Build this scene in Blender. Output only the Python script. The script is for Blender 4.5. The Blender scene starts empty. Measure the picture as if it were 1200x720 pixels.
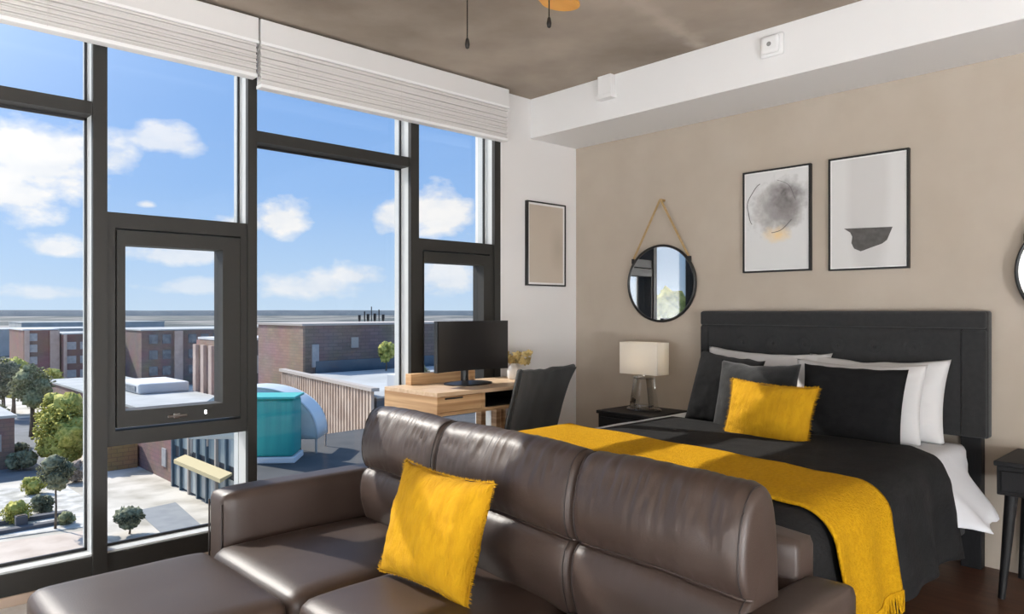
import bpy, bmesh, math, random
from mathutils import Vector, Matrix, noise
random.seed(7)
S = bpy.context.scene
C = S.collection
R = math.radians

# ------------------------------------------------------------------ materials
def lin(*rgb):
    return tuple(((v/255)/12.92 if v/255 <= .04045 else ((v/255+.055)/1.055)**2.4) for v in rgb) + (1,)

MATS = {}
def mat(name, col, rough=.5, col2=None, scale=8, bump=0, bscale=60, metal=0, spec=.5, stretch=None, detail=4,
        sheen=0, wave=None, coat=0, thr=(.35, .65)):
    m = bpy.data.materials.new(name); m.use_nodes = True
    nt = m.node_tree; n = nt.nodes; b = n['Principled BSDF']
    b.inputs['Base Color'].default_value = col if len(col) == 4 else (*col, 1)
    b.inputs['Roughness'].default_value = rough
    b.inputs['Metallic'].default_value = metal
    b.inputs['Specular IOR Level'].default_value = spec
    if sheen:
        b.inputs['Sheen Weight'].default_value = sheen
    if coat:
        b.inputs['Coat Weight'].default_value = coat; b.inputs['Coat Roughness'].default_value = .38; b.inputs['Coat IOR'].default_value = 1.6
    tc = n.new('ShaderNodeTexCoord'); mp = n.new('ShaderNodeMapping')
    nt.links.new(tc.outputs['Object'], mp.inputs['Vector'])
    if stretch: mp.inputs['Scale'].default_value = stretch
    if col2 is not None:
        if wave:
            t = n.new('ShaderNodeTexWave'); t.inputs['Scale'].default_value = scale
            t.bands_direction = wave; t.inputs['Distortion'].default_value = 3; t.inputs['Detail'].default_value = 3
            out = t.outputs['Fac']
        else:
            t = n.new('ShaderNodeTexNoise'); t.inputs['Scale'].default_value = scale
            t.inputs['Detail'].default_value = detail; out = t.outputs['Fac']
        nt.links.new(mp.outputs['Vector'], t.inputs['Vector'])
        rp = n.new('ShaderNodeValToRGB')
        rp.color_ramp.elements[0].position = thr[0]; rp.color_ramp.elements[1].position = thr[1]
        rp.color_ramp.elements[0].color = col if len(col) == 4 else (*col, 1)
        rp.color_ramp.elements[1].color = col2 if len(col2) == 4 else (*col2, 1)
        nt.links.new(out, rp.inputs['Fac']); nt.links.new(rp.outputs['Color'], b.inputs['Base Color'])
    if bump:
        t2 = n.new('ShaderNodeTexNoise'); t2.inputs['Scale'].default_value = bscale; t2.inputs['Detail'].default_value = 5
        nt.links.new(mp.outputs['Vector'], t2.inputs['Vector'])
        bp = n.new('ShaderNodeBump'); bp.inputs['Strength'].default_value = bump; bp.inputs['Distance'].default_value = .01
        nt.links.new(t2.outputs['Fac'], bp.inputs['Height']); nt.links.new(bp.outputs['Normal'], b.inputs['Normal'])
    MATS[name] = m
    return m

def glass_mat(name, tint=(1, 1, 1, 1), refl=.06, rough=0.0):
    m = bpy.data.materials.new(name); m.use_nodes = True
    nt = m.node_tree; n = nt.nodes; n.remove(n['Principled BSDF'])
    tr = n.new('ShaderNodeBsdfTransparent'); tr.inputs['Color'].default_value = tint
    gl = n.new('ShaderNodeBsdfGlossy'); gl.inputs['Roughness'].default_value = rough
    fr = n.new('ShaderNodeFresnel'); fr.inputs['IOR'].default_value = 1.35
    mu = n.new('ShaderNodeMath'); mu.operation = 'MULTIPLY'; mu.inputs[1].default_value = refl/.04
    mx = n.new('ShaderNodeMixShader')
    nt.links.new(fr.outputs[0], mu.inputs[0]); nt.links.new(mu.outputs[0], mx.inputs[0])
    nt.links.new(tr.outputs[0], mx.inputs[1]); nt.links.new(gl.outputs[0], mx.inputs[2])
    nt.links.new(mx.outputs[0], n['Material Output'].inputs['Surface'])
    MATS[name] = m
    return m

def emit_mat(name, col, strength):
    m = bpy.data.materials.new(name); m.use_nodes = True
    b = m.node_tree.nodes['Principled BSDF']
    b.inputs['Base Color'].default_value = col
    b.inputs['Emission Color'].default_value = col
    b.inputs['Emission Strength'].default_value = strength
    MATS[name] = m
    return m

def brick_mat(name, c1, c2, mortar, sx, sy, axis='X', offset=.5):
    """rows of windows or bricks as surface pattern; axis = horizontal axis of the wall"""
    m = bpy.data.materials.new(name); m.use_nodes = True
    nt = m.node_tree; n = nt.nodes; b = n['Principled BSDF']; b.inputs['Roughness'].default_value = .85
    tc = n.new('ShaderNodeTexCoord'); sp = n.new('ShaderNodeSeparateXYZ'); cb = n.new('ShaderNodeCombineXYZ')
    nt.links.new(tc.outputs['Object'], sp.inputs[0])
    ad = n.new('ShaderNodeMath'); ad.operation = 'ADD'
    nt.links.new(sp.outputs['X'], ad.inputs[0]); nt.links.new(sp.outputs['Y'], ad.inputs[1])
    nt.links.new(ad.outputs[0], cb.inputs['X']); nt.links.new(sp.outputs['Z'], cb.inputs['Y'])
    t = n.new('ShaderNodeTexBrick'); t.offset = offset
    nt.links.new(cb.outputs[0], t.inputs['Vector'])
    t.inputs['Color1'].default_value = c1; t.inputs['Color2'].default_value = c2; t.inputs['Mortar'].default_value = mortar
    t.inputs['Scale'].default_value = 1; t.inputs['Brick Width'].default_value = sx; t.inputs['Row Height'].default_value = sy
    t.inputs['Mortar Size'].default_value = .1*sy; t.inputs['Bias'].default_value = 0
    ns = n.new('ShaderNodeTexNoise'); ns.inputs['Scale'].default_value = .35; ns.inputs['Detail'].default_value = 6
    nt.links.new(tc.outputs['Object'], ns.inputs['Vector'])
    mx = n.new('ShaderNodeMix'); mx.data_type = 'RGBA'; mx.blend_type = 'MULTIPLY'; mx.inputs[0].default_value = .6
    nt.links.new(t.outputs['Color'], mx.inputs[6]); nt.links.new(ns.outputs['Color'], mx.inputs[7])
    gm = n.new('ShaderNodeBrightContrast'); gm.inputs['Bright'].default_value = .02
    nt.links.new(mx.outputs[2], gm.inputs['Color']); nt.links.new(gm.outputs[0], b.inputs['Base Color'])
    MATS[name] = m
    return m

WHITE = mat('white_paint', (.79, .775, .765), .75, bump=.03, bscale=120)
SOFFITM = mat('soffit_paint', (.80, .795, .79), .7, bump=.02, bscale=120)
TAUPE = mat('taupe_paint', (.405, .345, .28), .85, (.435, .375, .31), 3, bump=.04, bscale=150)
FRAME = mat('window_metal', (.017, .016, .0135), .55, bump=.02)
FRAMELIT = mat('window_metal_sunlit', (.58, .60, .60), .45)  # paler metal, light painted onto mullion sides and sills
BLIND = mat('blind_fabric', (.72, .70, .68), .8, (.62, .60, .58), 5, stretch=(.6, 1, 40), detail=3)
BLINDRAIL = mat('blind_rail_white', (.88, .88, .88), .5)
FLOORM = mat('wood_floor', (.075, .030, .016), .4, (.12, .052, .028), 2.2, stretch=(14, 1.2, 1), detail=6, bump=.05, bscale=20)
LEATHER = mat('brown_leather', (.042, .026, .0195), .46, (.050, .032, .025), 6, bump=.06, bscale=220, spec=.5)
SEAM = mat('leather_seam', (.02, .013, .011), .6)
DARKWOOD = mat('black_wood', (.006, .006, .007), .55, (.010, .010, .011), 20, stretch=(1, 6, 1), spec=.3)
OAK = mat('oak_wood', (.42, .235, .105), .5, (.66, .43, .23), 1.6, stretch=(.8, .8, 26), detail=7, thr=(.36, .64))
OAKTOP = mat('oak_top', (.58, .40, .25), .4, (.70, .52, .35), 2, stretch=(1.2, 20, 20), detail=5)
BLACKCAV = mat('cubby_black', (.012, .010, .010), .7)
HEADB = mat('charcoal_upholstery', (.0115, .0115, .012), .9, (.0165, .0165, .017), 40, bump=.25, bscale=400, sheen=.15)
BLACKF = mat('black_cotton', (.005, .005, .0056), .95, (.008, .008, .0085), 30, bump=.3, bscale=250, spec=.2)
CHARF = mat('charcoal_velvet', (.009, .0095, .010), .9, (.016, .0165, .017), 18, bump=.3, bscale=200, spec=.25, sheen=.2)
DUVETM = mat('black_duvet', (.010, .010, .0105), .95, (.014, .014, .0145), 12, bump=.35, bscale=60, spec=.2)
SHEETM = mat('white_sheet', (.62, .63, .66), .85, bump=.12, bscale=25)
PILLOWW = mat('white_pillow_cotton', (.60, .59, .585), .85, bump=.12, bscale=18)
MUSTARD = mat('mustard_fabric', (.54, .29, .008), .9, (.46, .235, .006), 14, bump=.9, bscale=55, spec=.2, stretch=(3.2, .8, 1))
THROWM = mat('mustard_knit', (.56, .30, .008), .95, (.47, .24, .005), 70, bump=.9, bscale=140, spec=.1)
PLASTICB = mat('black_plastic', (.012, .012, .013), .4)
SCREEN = mat('screen_black', (.012, .011, .011), .28)
CHAIRF = mat('dark_slate_fabric', (.0125, .014, .0145), .9, (.021, .022, .022), 7, bump=.3, bscale=250, sheen=.2)
MIRRORM = mat('mirror_silver', (.92, .93, .93), .0, metal=1)
BRASS = mat('tan_strap', (.30, .19, .07), .55, (.40, .27, .12), 60)
SHADE = mat('lamp_shade_linen', (.86, .84, .80), .9)
CHROME = mat('chrome', (.7, .7, .7), .15, metal=1)
CRYSTAL = glass_mat('clear_crystal', (.95, .96, .96, 1), .16)
GLASS = glass_mat('window_glass', (.99, .995, .995, 1), .02)
RUGM = mat('pale_rug', (.62, .57, .51), .95, (.68, .63, .58), 30, bump=.4, bscale=200)
PAPERW = mat('picture_mat_white', (.74, .735, .72), .9)
BLACKFR = mat('picture_frame_black', (.008, .008, .008), .4)
VASEM = mat('white_ceramic', (.8, .79, .77), .35)
DRIED = mat('dried_flower', (.55, .42, .18), .9, (.35, .26, .10), 40)
STEMM = mat('dried_stem', (.25, .2, .09), .9)
FANM = mat('dark_bronze', (.02, .017, .015), .4, metal=.6)
BLADE = mat('honey_wood_blade', (.80, .36, .055), .45, (.86, .42, .08), 3, stretch=(1, 8, 1))
DEVICE = mat('device_white', (.83, .83, .83), .45)
DEVGREY = mat('device_grey', (.25, .25, .25), .5)

# concrete ceiling with mottling and one pale streak (a stain in the slab)
def concrete():
    m = mat('concrete_slab', (.20, .158, .122), .9, (.48, .41, .34), 1.3, bump=.25, bscale=14, detail=9, thr=(.28, .74))
    nt = m.node_tree; n = nt.nodes; b = n['Principled BSDF']
    tc = n.new('ShaderNodeTexCoord'); mp = n.new('ShaderNodeMapping')
    mp.inputs['Rotation'].default_value = (0, 0, R(-8)); mp.inputs['Location'].default_value = (0, 1.32, 0)
    nt.links.new(tc.outputs['Object'], mp.inputs['Vector'])
    sp = n.new('ShaderNodeSeparateXYZ'); nt.links.new(mp.outputs[0], sp.inputs[0])
    ab = n.new('ShaderNodeMath'); ab.operation = 'ABSOLUTE'; nt.links.new(sp.outputs['Y'], ab.inputs[0])
    ns = n.new('ShaderNodeTexNoise'); ns.inputs['Scale'].default_value = 9; ns.inputs['Detail'].default_value = 6
    nt.links.new(tc.outputs['Object'], ns.inputs['Vector'])
    m1 = n.new('ShaderNodeMath'); m1.operation = 'MULTIPLY_ADD'; m1.inputs[1].default_value = .16
    nt.links.new(ns.outputs['Fac'], m1.inputs[0]); nt.links.new(ab.outputs[0], m1.inputs[2])
    mr = n.new('ShaderNodeMapRange'); mr.inputs['From Min'].default_value = .15; mr.inputs['From Max'].default_value = .07
    nt.links.new(m1.outputs[0], mr.inputs['Value'])
    mx = n.new('ShaderNodeMix'); mx.data_type = 'RGBA'; mx.inputs[7].default_value = (.52, .45, .38, 1)
    old = b.inputs['Base Color'].links[0].from_socket
    sc = n.new('ShaderNodeMath'); sc.operation = 'MULTIPLY'; sc.inputs[1].default_value = .75
    nt.links.new(mr.outputs[0], sc.inputs[0]); nt.links.new(sc.outputs[0], mx.inputs[0])
    nt.links.new(old, mx.inputs[6]); nt.links.new(mx.outputs[2], b.inputs['Base Color'])
    return m
CONCRETE = concrete()

# ------------------------------------------------------------------ mesh helpers
def finish(name, bm, m, parent=None, smooth=False, local=False, angle=None):
    if parent is not None and not local:
        bmesh.ops.translate(bm, verts=bm.verts, vec=-Vector(parent.location))
    bmesh.ops.recalc_face_normals(bm, faces=bm.faces)
    me = bpy.data.meshes.new(name); bm.to_mesh(me); bm.free()
    o = bpy.data.objects.new(name, me); C.objects.link(o)
    if m is not None: me.materials.append(m)
    if smooth:
        for p in me.polygons: p.use_smooth = True
    if angle: me.set_sharp_from_angle(angle=R(angle))
    if parent is not None: o.parent = parent
    return o

def thing(name, label, cat, loc=(0, 0, 0), group=None):
    o = bpy.data.objects.new(name, None); C.objects.link(o); o.location = loc
    o.empty_display_size = .1
    return tag(o, label, cat, group)

def tag(o, label, cat, group=None):
    o['label'] = label; o['category'] = cat
    if group: o['group'] = group
    return o

def struct(o):
    o['kind'] = 'structure'; return o

def box(bm, x0, x1, y0, y1, z0, z1, bev=0, seg=2):
    t = bmesh.new()
    bmesh.ops.create_cube(t, size=1)
    for v in t.verts:
        v.co = Vector(((x0+x1)/2+v.co.x*(x1-x0), (y0+y1)/2+v.co.y*(y1-y0), (z0+z1)/2+v.co.z*(z1-z0)))
    if bev: bmesh.ops.bevel(t, geom=t.edges[:], offset=bev, segments=seg, affect='EDGES', profile=.5)
    merge(bm, t)

def merge(bm, t):
    me = bpy.data.meshes.new('tmp'); t.to_mesh(me); t.free(); bm.from_mesh(me); bpy.data.meshes.remove(me)

def boxes(*args, bev=0, seg=2):
    bm = bmesh.new()
    for a in args: box(bm, *a, bev=bev, seg=seg)
    return bm

def tube(bm, pts, r, n=10, caps=True, rads=None):
    pts = [Vector(p) for p in pts]; rings = []
    for i, p in enumerate(pts):
        d = (pts[min(i+1, len(pts)-1)]-pts[max(i-1, 0)]).normalized()
        a = d.cross(Vector((0, 0, 1)) if abs(d.z) < .9 else Vector((1, 0, 0))).normalized(); b = d.cross(a)
        rr = rads[i] if rads else r
        rings.append([bm.verts.new(p+(a*math.cos(2*math.pi*k/n)+b*math.sin(2*math.pi*k/n))*rr) for k in range(n)])
    for i in range(len(rings)-1):
        for k in range(n):
            bm.faces.new((rings[i][k], rings[i][(k+1) % n], rings[i+1][(k+1) % n], rings[i+1][k]))
    if caps:
        bm.faces.new(rings[0]); bm.faces.new(rings[-1])
    return bm

def lathe(bm, prof, c=(0, 0, 0), n=32):
    rings = []
    for (r, z) in prof:
        rings.append([bm.verts.new((c[0]+r*math.cos(2*math.pi*k/n), c[1]+r*math.sin(2*math.pi*k/n), c[2]+z)) for k in range(n)])
    for i in range(len(rings)-1):
        for k in range(n):
            bm.faces.new((rings[i][k], rings[i][(k+1) % n], rings[i+1][(k+1) % n], rings[i+1][k]))
    if prof[0][0] > 1e-4: bm.faces.new(rings[0])
    if prof[-1][0] > 1e-4: bm.faces.new(rings[-1])
    bmesh.ops.remove_doubles(bm, verts=bm.verts, dist=1e-5)
    return bm

def prism(bm, pts, z0, z1):
    a = [bm.verts.new((x, y, z0)) for x, y in pts]; b = [bm.verts.new((x, y, z1)) for x, y in pts]
    n = len(pts)
    for i in range(n): bm.faces.new((a[i], a[(i+1) % n], b[(i+1) % n], b[i]))
    bm.faces.new(a[::-1]); bm.faces.new(b)
    return bm

def grid(bm, nu, nv, f, closed_u=False):
    V = [[bm.verts.new(f(i/nu, j/nv)) for j in range(nv+1)] for i in range(nu+(0 if closed_u else 1))]
    nn = len(V)
    for i in range(nu):
        for j in range(nv):
            bm.faces.new((V[i][j], V[(i+1) % nn][j], V[(i+1) % nn][j+1], V[i][j+1]))
    return V

def soft_box(bm, x0, x1, y0, y1, z0, z1, r, n=16, puff=(0, 0, 0), wob=0, seed=0, wscale=6):
    """rounded, puffed upholstery block"""
    t = bmesh.new(); bmesh.ops.create_cube(t, size=2)
    bmesh.ops.subdivide_edges(t, edges=t.edges[:], cuts=n, use_grid_fill=True)
    h = Vector(((x1-x0)/2, (y1-y0)/2, (z1-z0)/2)); c = Vector(((x0+x1)/2, (y0+y1)/2, (z0+z1)/2))
    for v in t.verts:
        p = Vector((v.co.x*h.x, v.co.y*h.y, v.co.z*h.z)); q = p.copy()
        for i in range(3): q[i] = max(-h[i]+r, min(h[i]-r, p[i]))
        d = p-q
        if d.length > 1e-6: p = q+d.normalized()*r
        u = [p[i]/h[i] for i in range(3)]
        for i in range(3):
            if puff[i]:
                a, b = u[(i+1) % 3], u[(i+2) % 3]
                p[i] += u[i]*puff[i]*max(0, 1-a**4)*max(0, 1-b**4)
        if wob:
            k = noise.noise((p+Vector((seed, seed*2, 0)))*wscale)
            p += p.normalized()*wob*k
        v.co = c+p
    merge(bm, t)

def pillow_mesh(w, h, T, seed=0, pinch=.08, n=36, wr=.006, sag=0):
    """local frame: x width, y height, z thickness"""
    bm = bmesh.new()
    def side(s):
        def f(a, b):
            u, v = 2*a-1, 2*b-1
            x = w/2*u*(1-pinch*(1-v*v)*abs(u)**2); y = h/2*v*(1-pinch*(1-u*u)*abs(v)**2)
            t = T/2*((1-abs(u)**2.4)*(1-abs(v)**2.4))**.55
            nn = noise.fractal(Vector((u*2.2+seed*3.1, v*2.2+seed, s*2)), .8, 2.0, 3)
            cr = noise.noise(Vector((u*1.5+seed, v*6, s)))*max(0, abs(u)-.35)
            t += (nn*wr*1.2+cr*wr*1.5)*min(1, 6*(1-abs(u)))*min(1, 6*(1-abs(v)))
            y += -sag*(1-u*u)*max(0, v)**2
            y += noise.noise(Vector((u*3, seed, 0)))*.008*max(0, v)
            return (x, y, s*t)
        return f
    grid(bm, n, n, side(1)); grid(bm, n, n, side(-1))
    bmesh.ops.remove_doubles(bm, verts=bm.verts, dist=2e-4)
    return bm

def pose(o, center, xa, ya):
    xa = Vector(xa).normalized(); ya = Vector(ya); ya = (ya-xa*ya.dot(xa)).normalized(); za = xa.cross(ya)
    M = Matrix((xa, ya, za)).transposed().to_4x4(); M.translation = Vector(center)
    o.matrix_world = M
    return o

# ------------------------------------------------------------------ camera
cam = bpy.data.cameras.new('camera'); co = bpy.data.objects.new('camera', cam); C.objects.link(co)
cam.sensor_width = 36; cam.lens = 855/1200*36; cam.shift_y = 5/1200; cam.clip_end = 6000
co.location = (-4.139, -3.673, 1.25); co.rotation_euler = (R(90), 0, R(46.6-90))
S.camera = co
S.view_settings.view_transform = 'Standard'; S.view_settings.look = 'None'
S.view_settings.exposure = 0; S.view_settings.gamma = 1; S.view_settings.use_curve_mapping = False

# ------------------------------------------------------------------ room shell
XW, YW = -7.2, -6.6            # far room extents
H = 2.755
struct(finish('floor', boxes((XW, 0, YW, .25, -.12, 0)), FLOORM))
struct(finish('ceiling', boxes((XW, .25, YW, .25, H, H+.25)), CONCRETE))
struct(finish('wall_right', boxes((0, .25, YW, .25, -.12, H)), TAUPE))
WIN_R = -.785
bm = boxes((WIN_R, 0, 0, .25, 0, H), (XW, WIN_R, 0, .25, H-.06, H))
struct(finish('wall_left', bm, WHITE))
struct(finish('wall_rear', boxes((XW, .25, YW-.2, YW, 0, H)), WHITE))
struct(finish('wall_front', boxes((XW-.2, XW, YW-.2, .25, 0, H)), WHITE))
struct(finish('trim_1', boxes((-.487, 0, YW, 0, 2.475, H), bev=.004), SOFFITM))     # dropped soffit over the bed wall
struct(finish('trim_2', boxes((WIN_R-.005, WIN_R+.022, -.004, .06, 0, 2.70)), BLINDRAIL))

struct(finish('baseboard_left', boxes((XW, WIN_R, -.014, 0, 0, .055), bev=.004), mat('baseboard_clay', (.42, .32, .25), .6)))
# ---------------------------------------------------------------- windows
GY = .10      # glass plane
def fixed_bay(n, x0, x1, zt=2.134, zt2=2.192):
    w = struct(thing2('window_%d' % n, (x0, 0, .06)))
    fr = boxes((x0, x1, 0, .14, .0, .147), (x0, x1, 0, .14, 2.62, H-.06), (x0, x1, 0, .14, zt, zt2))
    finish('window_frame', fr, FRAME, w)
    finish('window_sill', boxes((x0, x1, .012, .115, .147, .156)), FRAMELIT, w)
    finish('glass_pane', boxes((x0, x1, GY, GY+.008, .15, zt)), GLASS, w)
    finish('glass_pane', boxes((x0, x1, GY, GY+.008, zt2, 2.62)), GLASS, w)
    g = boxes((x0, x1, GY-.012, GY, .156, .17), (x0, x1, GY-.012, GY, zt-.012, zt), (x0, x0+.008, GY-.012, GY, .15, 2.6),
              (x1-.010, x1, GY-.012, GY, .15, 2.6))
    finish('gasket', g, PLASTICB, w)

def thing2(name, loc):
    o = bpy.data.objects.new(name, None); C.objects.link(o); o.location = loc; return o

def casement_bay(n, x0, x1, gx0, gx1):
    w = struct(thing2('window_%d' % n, (x0, 0, .06)))
    fr = boxes((x0, x1, 0, .14, .0, .147), (x0, x1, 0, .14, 2.62, H-.06), (x0, x1, 0, .14, 1.632, 1.702),
               (x0, x1, 0, .14, .632, .70), (x0, x0+.035, -.004, .14, .70, 1.632), (x1-.035, x1, -.004, .14, .70, 1.632))
    finish('window_frame', fr, FRAME, w)
    finish('window_sill', boxes((x0, x1, .012, .115, .147, .156)), FRAMELIT, w)
    finish('glass_pane', boxes((x0, x1, GY, GY+.008, .15, .632)), GLASS, w)
    finish('glass_pane', boxes((x0, x1, GY, GY+.008, 1.70, 2.62)), GLASS, w)
    a, b = x0+.04, x1-.04
    sash = boxes((a, gx0, -.012, .10, .715, 1.622), (gx1, b, -.012, .10, .715, 1.622),
                 (gx0, gx1, -.012, .10, 1.557, 1.622), (gx0, gx1, -.012, .10, .715, .79))
    s = finish('casement_sash', sash, FRAME, w)
    gp = finish('glass_pane', boxes((gx0, gx1, .05, .058, .79, 1.557)), GLASS, w)
    hb = boxes((gx0+.18, gx0+.27, -.03, -.012, .742, .754), (gx0+.21, gx0+.24, -.02, -.012, .735, .76), bev=.002)
    lathe(hb, [(0, 0), (.010, 0), (.010, .02), (0, .02)], (gx0+.36, -.022, .745), 12)
    h = finish('handle', hb, CHROME, w); h['label'] = 'small chrome latch handle on the bottom rail'
    g = boxes((x0, x1, GY-.012, GY, 1.702, 1.714), (x1-.010, x1, GY-.012, GY, 1.70, 2.6), (x0, x1, GY-.012, GY, .156, .168))
    finish('gasket', g, PLASTICB, w)

fixed_bay(1, -4.90, -3.258)
casement_bay(2, -3.200, -2.548, -3.125, -2.676)
fixed_bay(3, -2.499, -1.528)
casement_bay(4, -1.467, -.840, -1.425, -.935)
fixed_bay(5, -6.9, -4.96)
# mullions between the bays: dark inside cap, outer body paler with sunlight painted in
for k, (a, b) in enumerate(((-3.258, -3.200), (-2.548, -2.499), (-1.528, -1.467), (-.840, -.786), (-4.96, -4.90), (-7.2, -6.9))):
    m_ = struct(thing2('trim_%d' % (k+3), (a, 0, 0)))
    finish('mullion_cap', boxes((a, b, -.014, .014, 0, H-.06), (b-.004, b, .014, .16, 0, H-.06)), FRAME, m_)
    finish('mullion_body', boxes((a, b-.004, .014, .16, 0, H-.06)), FRAMELIT, m_)

# ---------------------------------------------------------------- blinds
def blind(x0, x1, zb, label):
    t = thing('window_blind', label, 'blind', (x0, -.09, zb))
    finish('cassette', boxes((x0, x1, -.105, -.018, 2.62, 2.738), bev=.003), WHITEB, t)
    finish('cassette_lip', boxes((x0, x1, -.112, -.100, 2.607, 2.622), bev=.002), BLINDRAIL, t)
    bm = bmesh.new()
    n = 15; z0 = zb+.018; z1 = 2.618
    for i in range(n):                      # stacked fabric folds
        a = z0+(z1-z0)*i/n; b = z0+(z1-z0)*(i+1)/n
        dy = .006*math.sin(i*2.3)+random.uniform(-.002, .002)
        box(bm, x0+.006, x1-.006, -.092+dy, -.045, a+.0008, b-.0008, bev=.0015, seg=1)
    finish('fabric_stack', bm, BLIND, t)
    finish('bottom_rail', boxes((x0+.004, x1-.004, -.10, -.04, zb, zb+.018), bev=.003), BLINDRAIL, t)
    for q in (.12, .5, .62):
        x = x0+(x1-x0)*q; cm = bmesh.new()
        tube(cm, [(x, -.099, zb+.01), (x, -.101, 2.61)], .0012, 5)
        finish('lift_cord', cm, BLIND, t)
WHITEB = mat('blind_cassette_paint', (.74, .73, .72), .55)
blind(-4.95, -2.530, 2.437, 'white pleated window blind raised above the left windows, ending at the seam')
blind(-2.520, -.790, 2.392, 'white pleated window blind raised above the windows by the desk')

# ---------------------------------------------------------------- sofa
def cushion_back(y0, y1, seed):
    prof = [(-2.385, .37), (-2.45, .345), (-2.53, .365), (-2.562, .43), (-2.572, .50), (-2.564, .555), (-2.548, .578), (-2.532, .588), (-2.547, .600),
            (-2.562, .640), (-2.563, .70), (-2.548, .768), (-2.520, .820), (-2.475, .842), (-2.425, .830), (-2.395, .775), (-2.38, .66), (-2.375, .5)]
    n0 = len(prof); P = []
    for i in range(n0):                                    # closed Catmull-Rom
        p0, p1, p2, p3 = (Vector(prof[(i+k-1) % n0]) for k in range(4))
        m = 7
        for k in range(m):
            t = k/m
            P.append(.5*((2*p1)+(p2-p0)*t+(2*p0-5*p1+4*p2-p3)*t*t+(3*p1-p0-3*p2+p3)*t**3))
    n = len(P); N = []
    cen = sum(P, Vector((0, 0)))/n
    for i in range(n):
        d = (P[(i+1) % n]-P[i-1]).normalized(); nn = Vector((d.y, -d.x))
        if nn.dot(P[i]-cen) < 0: nn = -nn
        N.append(nn)
    bm = bmesh.new(); nv = 56; W = y1-y0; rings = []
    vs = [0, .004, .012, .025, .045, .07]
    vs = vs+[.07+(.86)*k/nv for k in range(1, nv)]+[1-q for q in vs[::-1]]
    for v in vs:
        e = min(v, 1-v)*W/.030
        inset = .027*(1-math.sqrt(max(0, 1-(1-min(1, e))**2)))
        ring = []
        e = min(1, e*.8)
        for i in range(n):
            p = P[i]; nn = N[i]
            z = p.y
            w = 0
            if nn.x < .4:
                # stretch creases falling from the top seam and rising from the lumbar seam
                k1 = noise.noise(Vector((v*8+seed*5, z*1.2, seed)))
                k2 = noise.noise(Vector((v*22+seed*3+(z-.8)*(v-.5)*14, (z-.8)*2.5, seed+4)))
                top = math.exp(-((z-.79)/.060)**2)+.45*math.exp(-((z-.74)/.06)**2); mid = math.exp(-((z-.61)/.022)**2); low = math.exp(-((z-.565)/.022)**2)
                crease = max(0, .55-abs(k2)*3.2)
                w = .006*k1*(top+.5*mid+.4*low)-.0105*crease*(top+mid*.5+low*.4)+.014*math.sin(math.pi*v)*math.exp(-((z-.70)/.07)**2)+.010*math.sin(math.pi*v)*math.exp(-((z-.48)/.07)**2)+.004*noise.noise(Vector((v*2.5+seed, z*4, 1)))
            ni = Vector((-1, 0)) if (p.x < -2.50 and .47 < p.y < .72) else nn
            q = p-ni*inset+nn*w*min(1, e)
            yy = y1-W*v
            ring.append(bm.verts.new((q.x+.085*(yy+1.9), yy, q.y+.008*math.sin(math.pi*v))))
        rings.append(ring)
    for a in range(len(rings)-1):
        for i in range(n):
            bm.faces.new((rings[a][i], rings[a][(i+1) % n], rings[a+1][(i+1) % n], rings[a+1][i]))
    bm.faces.new(rings[0][::-1]); bm.faces.new(rings[-1])
    seams = [[v.co.copy() for v in rings[k]] for k in (3, len(rings)-4)]
    return bm, seams

sofa = thing('sofa', 'long brown leather sofa with three headrest back cushions, its back to the bed', 'sofa', (-2.65, -1.85, 0))
YA, YB = -.94, -2.80
finish('base', boxes((-3.05, -2.24, YB-.12, YA+.12, .07, .225), bev=.012), LEATHER, sofa, True, angle=40)
for (a, b) in ((YA, -.79), (-2.937, YB)):
    bm = bmesh.new(); soft_box(bm, -3.045, -2.225, a, b, .07, .56, .032, 14, puff=(0, .006, .006))
    arm = finish('arm', bm, LEATHER, sofa, True)
    sm = bmesh.new()
    for yy in (a+.014, b-.014) if a < b else (a-.014, b+.014):
        pts = [(-3.046, yy, z/100) for z in range(10, 52, 4)]
        tube(sm, [(-3.0455, yy, .10), (-3.0455, yy, .52)], .0035, 6)
    finish('piping', sm, SEAM, arm, True, local=True).location = (0, 0, 0)
    for v in arm.children[0].data.vertices: v.co -= Vector(sofa.location)
bm = bmesh.new(); soft_box(bm, -2.335, -2.215, YB-.02, YA+.02, .2, .665, .03, 14, puff=(.004, 0, .006))
finish('back_frame', bm, LEATHER, sofa, True)
bounds = [YA-.045, -1.555, -2.275, YB-.045]
sbounds = [YA-.002, -1.60, -2.22, YB+.002]
for i in range(3):
    y1, y0 = sbounds[i], sbounds[i+1]
    bm = bmesh.new()
    soft_box(bm, -3.095, -2.42, y0+.006, y1-.006, .225, .375, .045, 20, puff=(.01, 0, .018), wob=.005, seed=i*3+1, wscale=5)
    finish('seat_cushion', bm, LEATHER, sofa, True)
    y1, y0 = bounds[i], bounds[i+1]
    bm, seams = cushion_back(y0+.003, y1-.003, i+1)
    bc = finish('back_cushion', bm, LEATHER, sofa, True)
    for ps in seams:
        n_ = len(ps); c_ = sum(ps, Vector())/n_
        sm = bmesh.new(); tube(sm, [p+(p-c_).normalized()*.0012 for p in ps[2*n_//16:12*n_//16]], .0022, 6)
        for v in sm.verts: v.co -= Vector(sofa.location)
        finish('seam', sm, SEAM, bc, True, local=True)
for x in (-2.98, -2.32):
    for y in (-.87, -2.83):
        bm = bmesh.new(); lathe(bm, [(.018, 0), (.026, .075)], (x, y, 0), 16); finish('foot', bm, DARKWOOD, sofa)

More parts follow.
